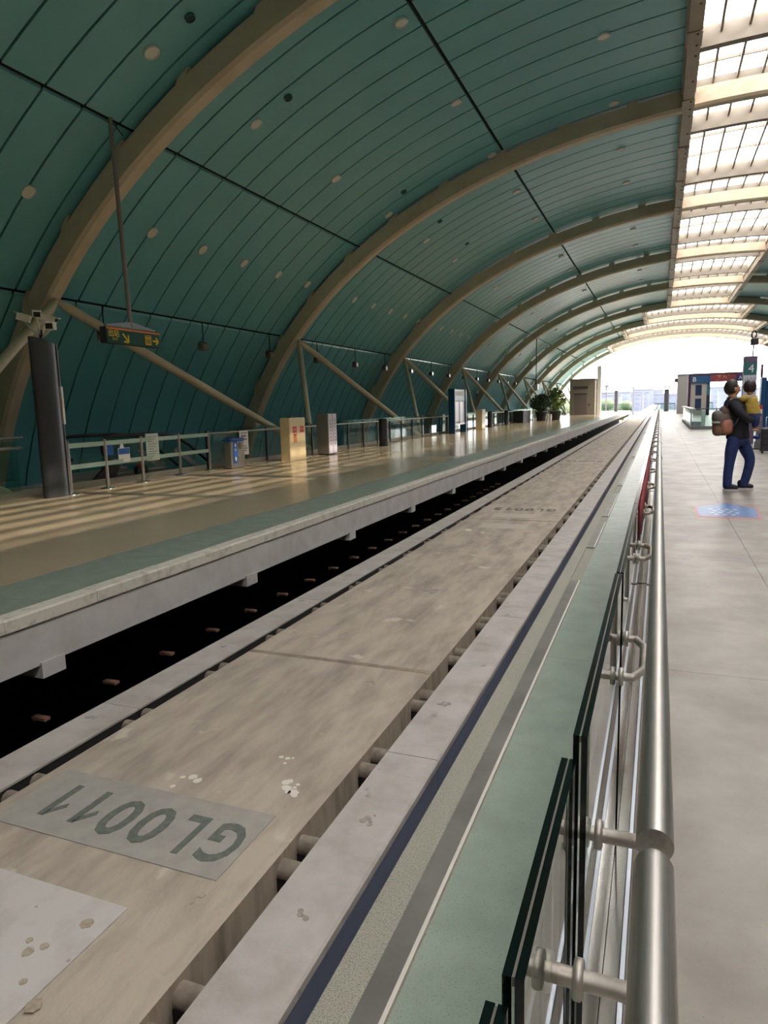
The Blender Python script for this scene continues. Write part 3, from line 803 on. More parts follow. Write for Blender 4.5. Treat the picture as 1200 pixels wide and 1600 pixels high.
# second hanging unit, far
hd = thing('hanging_display', (-10.5, 64, 2.85), 'white box hanging on a thin dark pole far down the left platform', 'display')
pz, _ = shell_pt(-10.5)
MB().tube([(-10.5, 64, 3.3), (-10.5, 64, pz.z)], .035, 8).build('pole', M_dark, hd)
MB().cbox((-10.62, 63.7, 2.72), (-10.38, 64.5, 3.32), .03).build('box_body', M_char, hd)
MB().box((-10.36, 63.75, 2.76), (-10.34, 64.45, 3.28)).build('face', M_white, hd)
MB().box((-10.6, 63.685, 2.78), (-10.4, 63.70, 3.26)).build('end_face', M_white, hd)

# barrier of steel posts and pale rails in front of the escalator
bf = thing('post_barrier', (-10.66, 12.4, 0), 'row of five steel posts with pale glass rails before the escalator', 'barrier')
py_ = [(-10.47, 9.93), (-10.55, 10.97), (-10.66, 12.16), (-10.82, 13.66), (-10.86, 14.91)]
for x, y in py_:
    q = MB(); q.tube([(x, y, 0), (x, y, 1.0)], .036, 14); q.ball((x, y, 1.0), (.036, .036, .015), 12, 6); po = q.build('post', M_steel, bf)
    q = MB(); q.lathe((x, y, 0), [(.15, 0), (.15, .012), (.06, .03), (.038, .05)], 20); q.build('foot_plate', M_polish, po)
for (a, b) in zip(py_, py_[1:]):
    for z in (.93, .52):
        dx, dy = b[0]-a[0], b[1]-a[1]; l = math.hypot(dx, dy); nx, ny = -dy/l*.012, dx/l*.012
        q = MB(); q.prism([(a[0]+nx, a[1]+ny), (b[0]+nx, b[1]+ny), (b[0]-nx, b[1]-ny), (a[0]-nx, a[1]-ny)], 2, z - .045, z + .045); q.build('rail', mat('pale_green_rail', 'A9C2B4', .25), bf)
def notice(y0, y1, z0, z1, x, label, m1, band=None, cat='notice'):
    t = thing('notice_board', (x, (y0+y1)/2, z0), label, cat)
    MB().box((x, y0, z0), (x + .012, y1, z1)).build('sheet', m1, t)
    if band: MB().box((x + .012, y0 + .01, z1 - (z1-z0)*band[1]), (x + .016, y1 - .01, z1 - .01)).build('print_band', band[0], t)
    return t
notice(11.38, 11.72, .50, .80, -10.60, 'small white notice with a blue heading on the barrier rail', M_paper, (M_bluepr, .45))
n2 = notice(12.36, 12.78, .45, 1.06, -10.70, 'tall pale notice board fixed to the barrier posts', mat('pale_notice', 'C4D4C6', .5))
q = MB()
for i in range(9): q.box((-10.688, 12.42, .98 - i*.055), (-10.686, 12.72 - .06*(i % 3), .995 - i*.055))
q.build('print_lines', M_marks, n2)
notice(11.05, 11.28, .68, .98, -10.64, 'small blue pictogram plate hanging on the barrier', M_bluepr, (M_paper, .2))
q = MB(); q.prism([(11.44, .80), (11.56, .80), (11.50, .96)], 0, -10.6, -10.59); tag(q.build('notice_flag', M_paper), 'white triangular card above the blue-headed notice', 'card')

# escalator behind the barrier
es = thing('escalator', (-12.2, 13.4, 0), 'escalator with black handrails sinking behind the steel barrier', 'escalator')
for x in (-11.55, -12.75):
    path = []
    for i in range(9):
        a = math.pi/2 + math.pi * i / 8
        path.append((x, 12.2 + .27*math.cos(a), .75 + .27*math.sin(a)))
    path = path[::-1] + [(x, 12.9, 1.02), (x, 13.6, 1.02), (x, 14.4, .93), (x, 15.0, .66), (x, 17.8, -1.1)]
    MB().tube(path, .04, 8).build('handrail', M_black, es)
    q = MB(); v = [(12.1, .08), (13.8, .08), (17.6, -2.0), (17.7, -1.12), (14.9, .62), (14.3, .90), (13.5, .98), (12.2, .98), (11.95, .75), (11.95, .3)]
    q.prism(v, 0, x - .005, x + .005); q.build('glass_side', M_glass2, es)
    q = MB(); q.prism([(11.8, .0), (13.8, .0), (17.6, -2.1), (17.6, -1.9), (13.85, .18), (11.8, .16)], 0, x - .08, x + .08); q.build('skirt', M_steel, es)
    q = MB(); q.prism([(14.35, .55), (14.5, .62), (17.6, -1.28), (17.6, -1.42)], 0, x - .03, x + .03); q.build('trim_bar', M_alu, es)
MB().box((-12.9, 9.6, -.25), (-11.2, 13.4, .0)).build('landing_plate', M_floorL, es)
for i in range(9): MB().box((-12.66, 13.4 + i*.4, -.25 - i*.22), (-11.64, 13.8 + i*.4, -.02 - i*.22)).build('step', M_char, es)
o = MB().cbox((-11.5, 12.8, .0), (-11.34, 13.15, .28), .03).build('stop_box', M_char, es)
MB().ball((-11.42, 12.95, .30), (.07, .09, .05)).build('stop_button', M_red, o)
q = MB(); q.prism([(11.35, 0), (12.1, 0), (12.3, .36), (11.9, .38)], 0, -11.5, -11.42); q.build('side_cover', M_char, es)

# balustrades of the left platform
def balus(name, x, y0, y1, label, step=1.5, zt=.94, gm=None):
    t = thing(name, (x, (y0+y1)/2, 0), label, 'balustrade')
    MB().tube([(x, y0, zt), (x, y1, zt)], .03, 10).build('handrail', M_steel, t)
    y = y0
    while y < y1 - .3:
        b = min(y + step, y1)
        q = MB(); q.box((x - .11, y + .02, .12), (x - .095, b - .02, 1.06)); q.build('pane', gm or M_glass2, t)
        q = MB(); q.box((x - .09, y - .02, .0), (x - .05, y + .02, 1.0)); q.tube([(x - .07, y, zt - .06), (x, y, zt)], .012, 6); q.build('post', M_char, t)
        y = b
    return t
balus('glass_balustrade', -10.98, 4.0, 9.35, 'short glass balustrade with steel rail left of the grey pillar', 1.8)
balus('glass_balustrade', -13.1, 3.0, 11.2, 'glass balustrade behind the escalator at the left edge', 2.0, 1.05)
balus('glass_balustrade', -11.10, 15.25, 86.0, 'long glass balustrade along the back of the left platform', 1.5)
MB().box((-13.3, 2, -.46), (-11.2, 9.6, -.01)).build('floor_slab', M_floorL, fl)

# litter bin
lb = thing('litter_bin', (-10.55, 15.6, 0), 'stainless litter bin with blue recycling panel', 'bin')
MB().cbox((-10.68, 15.28, .02), (-10.42, 15.90, .74), .03).build('bin_body', M_steel, lb)
MB().cbox((-10.70, 15.26, .74), (-10.40, 15.92, .80), .03).build('lid', M_bluepr, lb)
pn = MB().box((-10.42, 15.36, .14), (-10.412, 15.54, .72)).build('blue_panel', M_bluepr, lb)
q = MB()
for z, r in ((.62, .05), (.5, .035), (.26, .06)): q.prism(ell(15.45, z, r*.7, r, 12), 0, -10.412, -10.409)
q.build('symbols', M_paper, pn)
q = MB(); q.prism(ell(15.68, .60, .07, .09, 16), 0, -10.42, -10.405); q.build('opening', mat('bin_opening', '6A6258', .5), lb)
q = MB(); q.prism(ell(15.68, .25, .08, .12, 16), 0, -10.42, -10.412); q.build('plate', M_polish, lb)
for yy in (15.32, 15.86):
    MB().box((-10.66, yy - .02, 0), (-10.44, yy + .02, .02)).build('foot', M_char, lb)
nb = thing('standing_notice', (-10.62, 16.1, 0), 'white printed notice sheet standing right of the litter bin', 'notice')
MB().box((-10.63, 15.98, .32), (-10.615, 16.40, .98)).build('sheet', M_paper, nb)
MB().tube([(-10.64, 16.19, 0), (-10.64, 16.19, .9)], .015, 8).build('stand', M_steel, nb)
q = MB()
for i, (a, b) in enumerate(((.90, .93), (.80, .86), (.72, .76), (.54, .57), (.48, .51), (.42, .45))): q.box((-10.615, 16.05, a), (-10.612, 16.34 - .05*(i % 2), b))
q.build('print_lines', M_marks, nb)
# cream hydrant cabinet
fc = thing('hydrant_cabinet', (-10.25, 18.3, 0), 'cream metal cabinet with red and orange labels', 'cabinet')
MB().cbox((-10.42, 17.82, 0), (-10.10, 18.80, 1.28), .012).build('cabinet_body', M_beige, fc)
MB().box((-10.10, 17.86, .03), (-10.092, 18.76, 1.24)).build('door', M_beige, fc)
for (y0, y1, z0, z1, m) in ((18.00, 18.24, .94, 1.02, M_red), (18.00, 18.24, .83, .92, M_red), (18.45, 18.68, .94, 1.02, M_red), (18.45, 18.68, .83, .92, M_red), (18.04, 18.22, .74, .80, M_red), (18.04, 18.22, .54, .74, M_orangeprint)):
    MB().box((-10.092, y0, z0), (-10.088, y1, z1)).build('printed_label', m, fc)
MB().cbox((-10.36, 18.1, 1.28), (-10.2, 18.5, 1.31), .01).build('vent_cap', M_char, fc)
# stainless cabinet with paper notices
sc_ = thing('steel_cabinet', (-10.3, 20.75, 0), 'brushed steel cabinet papered with lavender-white notices', 'cabinet')
MB().cbox((-10.55, 20.42, .04), (-10.12, 21.06, 1.36), .01).build('cabinet_body', M_steel, sc_)
MB().box((-10.5, 20.46, 0), (-10.16, 21.02, .04)).build('plinth', M_char, sc_)
for a, b in ((20.44, 20.74), (20.76, 21.04)): 
    o = MB().box((-10.12, a, .05), (-10.112, b, 1.34)).build('notice_sheet', mat('lavender_paper', 'CFCBDA', .6), sc_)
    q = MB()
    for i in range(8): q.box((-10.112, a + .12, 1.1 - i*.11), (-10.110, a + .19, 1.16 - i*.11))
    q.build('print_marks', M_marks, o)
# dark slim bins
def slim(y, x, label):
    t = thing('slim_post_bin', (x, y, 0), label, 'bin')
    q = MB(); q.prism(ell(x, y + .3, .16, .30, 20), 2, 0, 1.02); q.build('bin_body', M_char, t)
    q = MB(); q.prism(ell(x, y + .3, .13, .27, 20), 2, 1.02, 1.07); q.build('top_cap', M_black, t)
    MB().box((x + .14, y + .2, .70), (x + .165, y + .4, .90)).build('slot', M_black, t)
slim(25.3, -10.22, 'dark grey slim bin before the glass balustrade, nearer than the blue kiosk')
slim(51.2, -10.62, 'dark grey slim bin beyond the blue kiosk')
slim(46.5, -11.0 + .2, 'dark grey post between the cream box and the far slim bin')
# blue information kiosk
def kiosk(x, y, label, h=2.42, L=2.5):
    t = thing('info_kiosk', (x, y + L/2, 0), label, 'kiosk')
    for yy in (y, y + L - .16): MB().cbox((x - .36, yy, 0), (x, yy + .16, h), .015).build('upright', M_blue, t)
    MB().box((x - .30, y + .16, h - .62), (x - .05, y + L - .16, h - .02)).build('header', mat('pale_blue_header', '9AB4D2', .4), t)
    MB().box((x - .05, y + .22, h - .36), (x - .045, y + L - .22, h - .12)).build('header_panel', M_paper, t)
    MB().box((x - .28, y + .16, .52), (x - .08, y + L - .16, h - .62)).build('poster_case', M_paper, t)
    MB().box((x - .08, y + L/2 - .09, .55), (x - .06, y + L/2 + .09, h - .64)).build('centre_bar', M_blue, t)
    for a, b in ((y + .2, y + L/2 - .12), (y + L/2 + .12, y + L - .2)):
        MB().box((x - .08, a, .66), (x - .07, b, h - .70)).build('poster', mat('poster_pale', 'D4D2DA', .3), t)
    MB().box((x - .30, y + .16, .46), (x - .05, y + L - .16, .54)).build('sill', M_alu, t)
kiosk(-10.30, 36.25, 'blue framed information kiosk with two white posters on the left platform')
# cream box
cbx = thing('cream_box', (-10.1, 41.5, 0), 'narrow cream metal box standing beyond the blue kiosk', 'cabinet')
MB().cbox((-10.42, 41.3, 0), (-10.02, 42.2, 1.26), .015).build('cabinet_body', M_beige, cbx)
MB().box((-10.02, 41.35, .04), (-10.012, 42.15, 1.2)).build('door', M_paper, cbx)
# low black box, planters
tag(MB().cbox((-11.0, 56.0, 0), (-10.2, 59.4, .95), .03).build('black_crate', M_black), 'low black box beside the potted bushes', 'box')
def bush(x, y, h, r, label, ml):
    t = thing('potted_bush', (x, y, 0), label, 'plant', 'potted bushes on the left platform')
    MB().lathe((x, y, 0), [(.38, 0), (.5, .75), (.54, .78), (.48, .82)], 18).build('pot', M_char, t)
    q = MB(); rr = random.Random(int(x*10))
    for i in range(1500):
        a = rr.uniform(0, 6.283); u = rr.uniform(-1, 1); rad = r * (rr.random() ** .45)
        p = Vector((x + rad*math.cos(a)*math.sqrt(1-u*u), y + rad*math.sin(a)*math.sqrt(1-u*u), .75 + (h-.75)/2 + u*(h-.75)/2*(rr.random() ** .3)))
        s = rr.uniform(.07, .15); d = Vector((rr.uniform(-1,1), rr.uniform(-1,1), rr.uniform(-1,1))).normalized(); e = d.orthogonal().normalized()
        q.add([p - d*s, p + e*s*.4, p + d*s, p - e*s*.4], [(0,1,2,3)])
    stuff(q.build('foliage', ml, t))
    q = MB()
    for i in range(5): q.tube([(x, y, .7), (x + R_.uniform(-.5,.5)*r, y + R_.uniform(-.5,.5)*r, h*.85)], .02, 5)
    q.build('stems', M_rust, t)
bush(-9.75, 62.2, 2.35, 1.05, 'broad dark green bush in a pot, left one of the pair', M_leaf)
bush(-8.75, 64.0, 2.9, .95, 'taller yellow-green bush in a pot, right one of the pair', M_leaf2)
for i, (x, y) in enumerate(((-9.1, 61.6), (-8.85, 61.7))):
    tag(MB().lathe((x, y, 0), [(.09, 0), (.11, .55), (.1, .58)], 12).build('white_vase', M_white), 'small white vase between the two potted bushes, %s one' % ('left', 'right')[i], 'vase', 'white vases by the bushes')
# lift shaft building with door
sh = thing('lift_shaft', (-8.95, 91, 0), 'grey-beige lift building with a door at the far end of the left platform', 'building')
MB().box((-10.45, 89, 0), (-7.45, 93, 4.3)).build('shaft_body', mat('grey_beige_wall', '8E8478', .7), sh)
MB().box((-10.55, 88.9, 4.3), (-7.35, 93.1, 4.42)).build('roof_slab', mat('grey_beige_trim', '7C7266', .7), sh)
MB().box((-9.9, 88.96, 0), (-8.4, 89, 2.5)).build('door', mat('brown_grey_door', '776A66', .5), sh)
MB().box((-9.95, 88.94, 2.5), (-8.35, 89, 2.62)).build('door_head', M_char, sh)
MB().box((-10.05, 88.92, 3.15), (-8.3, 89, 3.5)).build('sign_strip', mat('dark_sign_strip', '4A4042', .5), sh)
MB().box((-8.2, 88.95, 1.1), (-8.05, 89, 1.35)).build('call_panel', M_char, sh)
tag(MB().box((-7.40, 91.5, 0), (-6.95, 92.6, 6.0)).build('white_column', M_white), 'tall white column right of the lift building', 'column')

# ------------------------------------------------------------------ right platform things
# floor sticker
st = thing('floor_sticker', (.9, 10.2, 0), 'blue floor sticker with red edge on the grey platform', 'sticker')
pent = [(.50, 9.62), (1.24, 9.62), (1.29, 10.55), (.93, 11.1), (.50, 10.55)]
MB().prism(pent, 2, .0005, .0015).build('sheet', mat('sticker_red_edge', 'B4504C', .4), st)
ce = Vector((.89, 10.2)); inn = [tuple(ce + (Vector(p) - ce) * .94) for p in pent]; inn[0] = (inn[0][0], 9.70); inn[1] = (inn[1][0], 9.70)
MB().prism(inn, 2, .0015, .0022).build('blue_field', mat('sticker_blue', '41669A', .35, col2='4E76A4', nscale=3), st)
q = MB()
for i in range(4):
    for j in range(3 + i % 2): q.prism(ell(.74 + j*.10 + (i % 2)*-.04, 9.88 + i*.16, .03, .022, 10), 2, .0022, .0028)
q.build('white_print', M_paper, st)
# stair enclosure
en = thing('stair_enclosure', (3.3, 44, 0), 'white based glass enclosure around the stairs behind the man', 'enclosure')
x0, x1, y0, y1 = 1.52, 5.0, 38.6, 54.0
MB().box((x0, y0, 0), (x1, y0 + .25, .16)).build('base_front', mat('grey_base', '77757A', .6), en)
MB().box((x0, y0 + .25, 0), (x0 + .22, y1, .16)).build('base_side', M_white, en)
MB().box((x0, y0 + .06, 1.02), (x1, y0 + .16, 1.06)).build('top_rail', M_polish, en)
MB().box((x0 - .05, y0 + .06, 1.00), (x0 + .2, y1, 1.06)).build('top_rail', M_white, en)
k = 0
xx = x0
while xx < x1 - .1:
    MB().box((xx + .03, y0 + .1, .16), (min(xx + 1.15, x1) - .03, y0 + .115, 1.02)).build('pane', M_glass2, en)
    MB().box((xx - .03, y0 + .08, 0), (xx + .03, y0 + .14, 1.04)).build('post', M_alu, en); xx += 1.16
yy = y0 + .3
while yy < y1:
    MB().box((x0 + .08, yy + .03, .16), (x0 + .095, yy + 1.5, 1.02)).build('pane', M_glass2, en); yy += 1.55
o = MB().cbox((2.02, y0 + .5, 0), (2.2, y0 + .7, .98), .02).build('white_bollard', M_white, en)
MB().box((1.6, y0 + .4, .0), (2.0, y0 + 1.6, .38)).build('plinth_box', mat('grey_plinth', '9A989C', .6), en)
# lift tower and portal
tw = thing('lift_tower', (2.35, 86, 0), 'plain grey lift tower standing left of the blue portal', 'tower')
zt = at(1066, 586, y=84).z
MB().box((1.78, 84, 0), (3.3, 87, zt)).build('tower_body', mat('tower_grey', '8E8A88', .6), tw)
MB().box((1.74, 83.95, zt), (3.34, 87.05, zt + .1)).build('cap', M_alu, tw)
MB().cbox((1.45, 84.2, zt - .75), (1.78, 84.6, zt - .35), .05).build('loudspeaker', M_char, tw)
po_ = thing('gate_portal', (4.8, 74, 0), 'blue and maroon gateway with letter B beyond the stairs', 'portal')
pa = at(1078, 584, y=74); pb = at(1168, 581, y=74); zt = pa.z
mar = mat('maroon_frame', '4A2A3C', .5)
MB().box((pa.x - .12, 73.9, 0), (pa.x + .12, 74.6, zt)).build('upright', mar, po_)
MB().box((pb.x - .2, 73.9, 0), (pb.x + .2, 74.6, zt)).build('upright', mar, po_)
MB().box((pa.x, 73.95, zt - .22), (pb.x, 74.5, zt)).build('top_beam', mar, po_)
p2 = at(1110, 600, y=74).x
bp_ = MB().box((pa.x + .12, 73.92, zt - .95), (p2, 74.4, zt - .22)).build('blue_header', mat('header_blue', '23557E', .4), po_)
text('lettering', 'B', .62, frame_m((pa.x + .42, 73.91, zt - .58), (1, 0, 0), (0, 0, 1)), M_paper, bp_, .004)
MB().box((pa.x + .12, 74.0, 0), (pa.x + 1.55, 74.3, zt - .95)).build('lift_wall', mat('lift_wall', 'B4AEA6', .5), po_)
for z0, z1 in ((zt - 2.1, zt - 1.1), (zt - 3.5, zt - 2.4)):
    MB().box((pa.x + .55, 73.97, z0), (pa.x + 1.1, 74.0, z1)).build('window_pane', mat('dark_blue_pane', '2A3C5C', .2), po_)
MB().box((pa.x + 1.55, 74.0, 0), (p2, 74.3, zt - 2.1)).build('dark_door', mat('dark_door', '2E2638', .4), po_)
MB().box((pa.x + 1.55, 74.0, zt - 2.1), (p2, 74.3, zt - .95)).build('teal_board', mat('teal_board', '3E7078', .4), po_)
rb = MB().box((p2, 73.9, zt - .85), (pb.x - .2, 74.4, zt - .2)).build('red_board', mat('red_banner', '8E4048', .5, col2='D49A5C', nscale=3, lo=.55, hi=.7), po_)
ab = MB().box((pb.x - .95, 73.88, zt - .85), (pb.x - .2, 73.9, zt - .25)).build('blue_board', mat('header_blue2', '2A3C78', .4), po_)
text('lettering', 'A', .5, frame_m((pb.x - .58, 73.87, zt - .55), (1, 0, 0), (0, 0, 1)), M_paper, ab, .004)
# numbered column
Y4 = 25.7
c0 = at(1163, 557, y=Y4); c1 = at(1184, 557, y=Y4); cx = (c0.x + c1.x)/2; hw = (c1.x - c0.x)/2
nc = thing('numbered_column', (cx, Y4, 0), 'tall column sign with a white number 4', 'column sign')
MB().cbox((cx - hw, Y4 - .06, 0), (cx + hw, Y4 + .3, c0.z), .01).build('column', mat('column_mauve', '5C5064', .5), nc)
z4 = at(1174, 586, y=Y4).z
MB().box((cx - hw, Y4 - .068, z4), (cx + hw, Y4 - .06, z4 + .42)).build('teal_panel', mat('teal_sign', '2E6466', .5), nc)
text('numeral', '4', .36, frame_m((cx + .02, Y4 - .07, z4 + .20), (1, 0, 0), (0, 0, 1)), M_paper, nc, .003)
mp = MB().box((cx - hw, Y4 - .068, z4 - .9), (cx + hw, Y4 - .06, z4)).build('map_panel', mat('pale_map', 'B9BCC4', .5), nc)
q = MB()
for i in range(6): q.box((cx - hw + .04 + .055*i, Y4 - .07, z4 - .3 + .03*(i % 3)), (cx - hw + .075 + .055*i, Y4 - .068, z4 - .12 + .04*(i % 2)))
q.build('map_marks', M_marks, mp)
cp = at(1175, 557, y=Y4)
t = thing('security_camera', (cp.x, Y4 + .1, cp.z), 'dark camera with a round bracket on the number 4 column', 'camera')
a = at(1176, 557, y=Y4); b = at(1178, 537, y=Y4)
MB().tube([a, b], .02, 8).build('pole', M_char, t)
b2 = at(1179, 531, y=Y4); MB().cbox((b2.x - .10, Y4 - .1, b2.z - .16), (b2.x + .11, Y4 + .15, b2.z + .06), .03).build('housing', M_char, t)
q = MB(); q.tube([(b2.x - .02 + .07*math.cos(i*.5236), Y4, b2.z + .17 + .12*math.sin(i*.5236)) for i in range(13)], .022, 8); q.build('loop', M_char, t)
# red and white sign behind the child
Yr = 23.0; a = at(1181, 633, y=Yr); b = at(1191, 646, y=Yr)
t = thing('stand_sign', (a.x + .1, Yr, 0), 'small red and white sign on a grey stand right of the man', 'sign')
MB().box((a.x, Yr, b.z), (b.x, Yr + .05, a.z)).build('sign_plate', M_paper, t)
MB().box((a.x, Yr - .004, (a.z + b.z)/2), (b.x, Yr, a.z)).build('red_band', M_red, t)
MB().box((a.x + .05, Yr + .02, 0), (a.x + .2, Yr + .1, b.z)).build('stand', mat('stand_grey', '6C6A72', .5), t)
MB().box((a.x - .05, Yr - .1, 0), (a.x + .3, Yr + .2, .03)).build('foot', M_char, t)
# blue kiosk at the right edge
t = thing('info_kiosk', (3.75, 27.2, 0), 'dark blue kiosk upright at the right edge of the view', 'kiosk')
a = at(1190, 600, y=27.0)
MB().cbox((a.x, 27.0, 0), (a.x + .16, 27.5, 2.2), .02).build('upright', M_blue, t)
MB().cbox((a.x + 1.3, 27.0, 0), (a.x + 1.46, 27.5, 2.2), .02).build('upright', M_blue, t)
MB().box((a.x + .16, 27.1, .5), (a.x + 1.3, 27.3, 2.1)).build('poster_case', M_blue, t)
MB().tube([(a.x + .02, 27.25, 2.2), (a.x + .02, 27.25, 2.65)], .04, 8).build('mast', mat('mast_maroon', '5A3A48', .5), t)
# suitcase
a = at(1186, 708, z=0); Ys = a.y
t = thing('suitcase', (a.x + .25, Ys, 0), 'black wheeled suitcase at the right edge of the view', 'suitcase')
MB().cbox((a.x + .02, Ys - .1, .06), (a.x + .50, Ys + .16, .70), .04).build('shell', M_char, t)
for xx in (a.x + .08, a.x + .44):
    for yy in (Ys - .06, Ys + .12): MB().lathe((xx - .015, yy, .035), [(.035, 0), (.035, .03)], 12, ax=0).build('wheel', M_black, t)
MB().tube([(a.x + .14, Ys + .1, .7), (a.x + .14, Ys + .1, .98), (a.x + .38, Ys + .1, .98), (a.x + .38, Ys + .1, .7)], .012, 8).build('pull_handle', M_alu, t)
for zz in (.22, .38, .54): MB().box((a.x + .05, Ys - .106, zz), (a.x + .47, Ys - .1, zz + .03)).build('ridge', M_black, t)
MB().box((a.x - .13, Ys + .0, .1), (a.x - .11, Ys + .03, .32)).build('strap', M_black, t)

# ------------------------------------------------------------------ people
YM = 12.6
def C(cx, cy, dy=0.): return at(1100 + cx / 7.62, 570 + cy / 7.62, y=YM + dy)
M_skin = mat('skin', 'B98A6E', .55); M_hair = mat('dark_hair', '1E1712', .6, col2='2C2018', nscale=60)
M_jack = mat('black_jacket', '17161C', .75, col2='1E1C24', nscale=12); M_jean = mat('blue_jeans', '1D2B58', .8, col2='26376A', nscale=14)
M_shoe = mat('black_shoe', '15151A', .6); M_sole = mat('white_sole', 'C9C4C0', .6)
def smooth_path(P, Q, n=5):
    """Catmull-Rom points and radii through the given joints"""
    P = [Vector(p) for p in P]; out, rad = [], []
    for i in range(len(P) - 1):
        a, b, c, d = P[max(i-1, 0)], P[i], P[i+1], P[min(i+2, len(P)-1)]
        for k in range(n):
            t = k / n
            out.append(.5 * (2*b + (c - a)*t + (2*a - 5*b + 4*c - d)*t*t + (3*b - a - 3*c + d)*t*t*t)); rad.append(Q[i] + (Q[i+1] - Q[i]) * t)
    out.append(P[-1]); rad.append(Q[-1]); return out, rad
def limb(mb, P, Q, n=14):
    a, r = smooth_path(P, Q); mb.tube(a, r, n); mb.ball(P[0], Q[0], 14, 10); mb.ball(P[-1], Q[-1]*.98, 14, 8); return mb
def loft(mb, S, n=24):
    """stacked horizontal ellipses (centre, x radius, y radius), lowest first"""
    v = []; C0, _ = smooth_path([q[0] for q in S], [0]*len(S)); _, RX = smooth_path([q[0] for q in S], [q[1] for q in S]); _, RY = smooth_path([q[0] for q in S], [q[2] for q in S])
    for c, rx, ry in zip(C0, RX, RY): v += [c + Vector((rx*math.cos(6.28318*j/n), ry*math.sin(6.28318*j/n), 0)) for j in range(n)]
    k = len(C0); f = [(i*n+j, i*n+(j+1)%n, (i+1)*n+(j+1)%n, (i+1)*n+j) for i in range(k-1) for j in range(n)]
    mb.add(v, f, True); mb.add(v[:n], [tuple(range(n-1, -1, -1))]); mb.add(v[-n:], [tuple(range(n))]); return mb
pm = thing('person', (1.25, YM, 0), 'man in black jacket and blue jeans carrying a child, backpack on his back', 'person')
hd_ = C(335, 285, .0); nk = C(330, 395, .0)
Jb = {'pelvis': (C(403, 850, .0), (.09, .08)), 'belly': (C(390, 700, .0), (.12, .09)), 'chest': (C(375, 520, .0), (.13, .10)), 'shl': (C(350, 440, .0), (.10, .10)),
      'neck': (nk, .066), 'jaw': (C(345, 345, 0), (.07, .072)), 'head': (C(338, 290, 0), (.093, .085)), 'crown': (C(325, 232, 0), (.075, .07)),
      'hipn': (C(358, 900, -.075), .065), 'kneen': (C(305, 1160, -.10), .055), 'calfn': (C(283, 1290, -.10), .056), 'ankn': (C(275, 1430, -.10), .042),
      'hipf': (C(450, 900, .075), .065), 'kneef': (C(545, 1130, .10), .055), 'calff': (C(515, 1280, .10), .056), 'ankf': (C(462, 1425, .10), .042),
      'shn': (C(350, 455, -.17), .065), 'eln': (C(500, 640, -.22), .05), 'wrn': (C(590, 655, -.05), .034),
      'shf': (C(395, 455, .17), .065), 'elf': (C(510, 620, .25), .05), 'wrf': (C(590, 600, .1), .034)}
Eb = [('pelvis','belly'),('belly','chest'),('chest','shl'),('shl','neck'),('neck','jaw'),('jaw','head'),('head','crown'),('pelvis','hipn'),('hipn','kneen'),('kneen','calfn'),('calfn','ankn'),
      ('pelvis','hipf'),('hipf','kneef'),('kneef','calff'),('calff','ankf'),('shl','shn'),('shn','eln'),('eln','wrn'),('shl','shf'),('shf','elf'),('elf','wrf')]
skin('body', Jb, Eb, M_skin, pm)
def grow(keys, f, J=Jb): return {k: (J[k][0], tuple(v * f for v in J[k][1]) if isinstance(J[k][1], tuple) else J[k][1] * f) for k in keys}
q = MB(); loft(q, [(C(398, 880), .165, .15), (C(402, 850), .175, .16), (C(398, 760), .165, .155), (C(385, 620), .175, .165), (C(370, 500), .175, .185), (C(352, 440), .135, .175), (C(340, 405), .085, .095), (C(336, 385), .078, .08)])
limb(q, [C(352, 465, -.165), C(425, 560, -.225), C(505, 640, -.235), C(550, 655, -.14), C(580, 655, -.07)], [.085, .072, .062, .054, .047])
limb(q, [C(395, 465, .165), C(450, 550, .225), C(510, 620, .245), C(550, 612, .19), C(578, 604, .125)], [.085, .072, .062, .054, .047])
q.build('jacket', M_jack, pm)
q = MB(); q.sball(C(400, 890, 0), (.155, .145, .115), .8)
limb(q, [C(355, 905, -.075), C(322, 1040, -.095), C(304, 1160, -.10), C(284, 1300, -.10), C(275, 1438, -.10)], [.105, .095, .078, .072, .068])
limb(q, [C(450, 905, .075), C(505, 1020, .095), C(545, 1130, .10), C(520, 1270, .10), C(468, 1430, .10)], [.105, .095, .078, .072, .068])
q.build('trousers', M_jean, pm)
def shoe(heel, toe, y):
    hx = C(heel, 1490).x; tx = C(toe, 1490).x; L = tx - hx
    q = MB(); limb(q, [(hx + .055, y, .075), (hx + L*.45, y, .072), (tx - .05, y, .058)], [.05, .05, .042]); q.sball((hx + L*.25, y, .11), (.062, .048, .06), .8)
    s_ = q.build('shoe', M_shoe, pm)
    q = MB(); pts = [(hx + .01, y - .035), (hx + L*.5, y - .045), (tx - .04, y - .04), (tx - .01, y - .015), (tx - .01, y + .015), (tx - .04, y + .04), (hx + L*.5, y + .045), (hx + .01, y + .035), (hx, y)]
    q.prism(pts, 2, 0, .034); q.build('sole', M_sole, s_)
shoe(218, 408, YM - .10); shoe(398, 605, YM + .10)
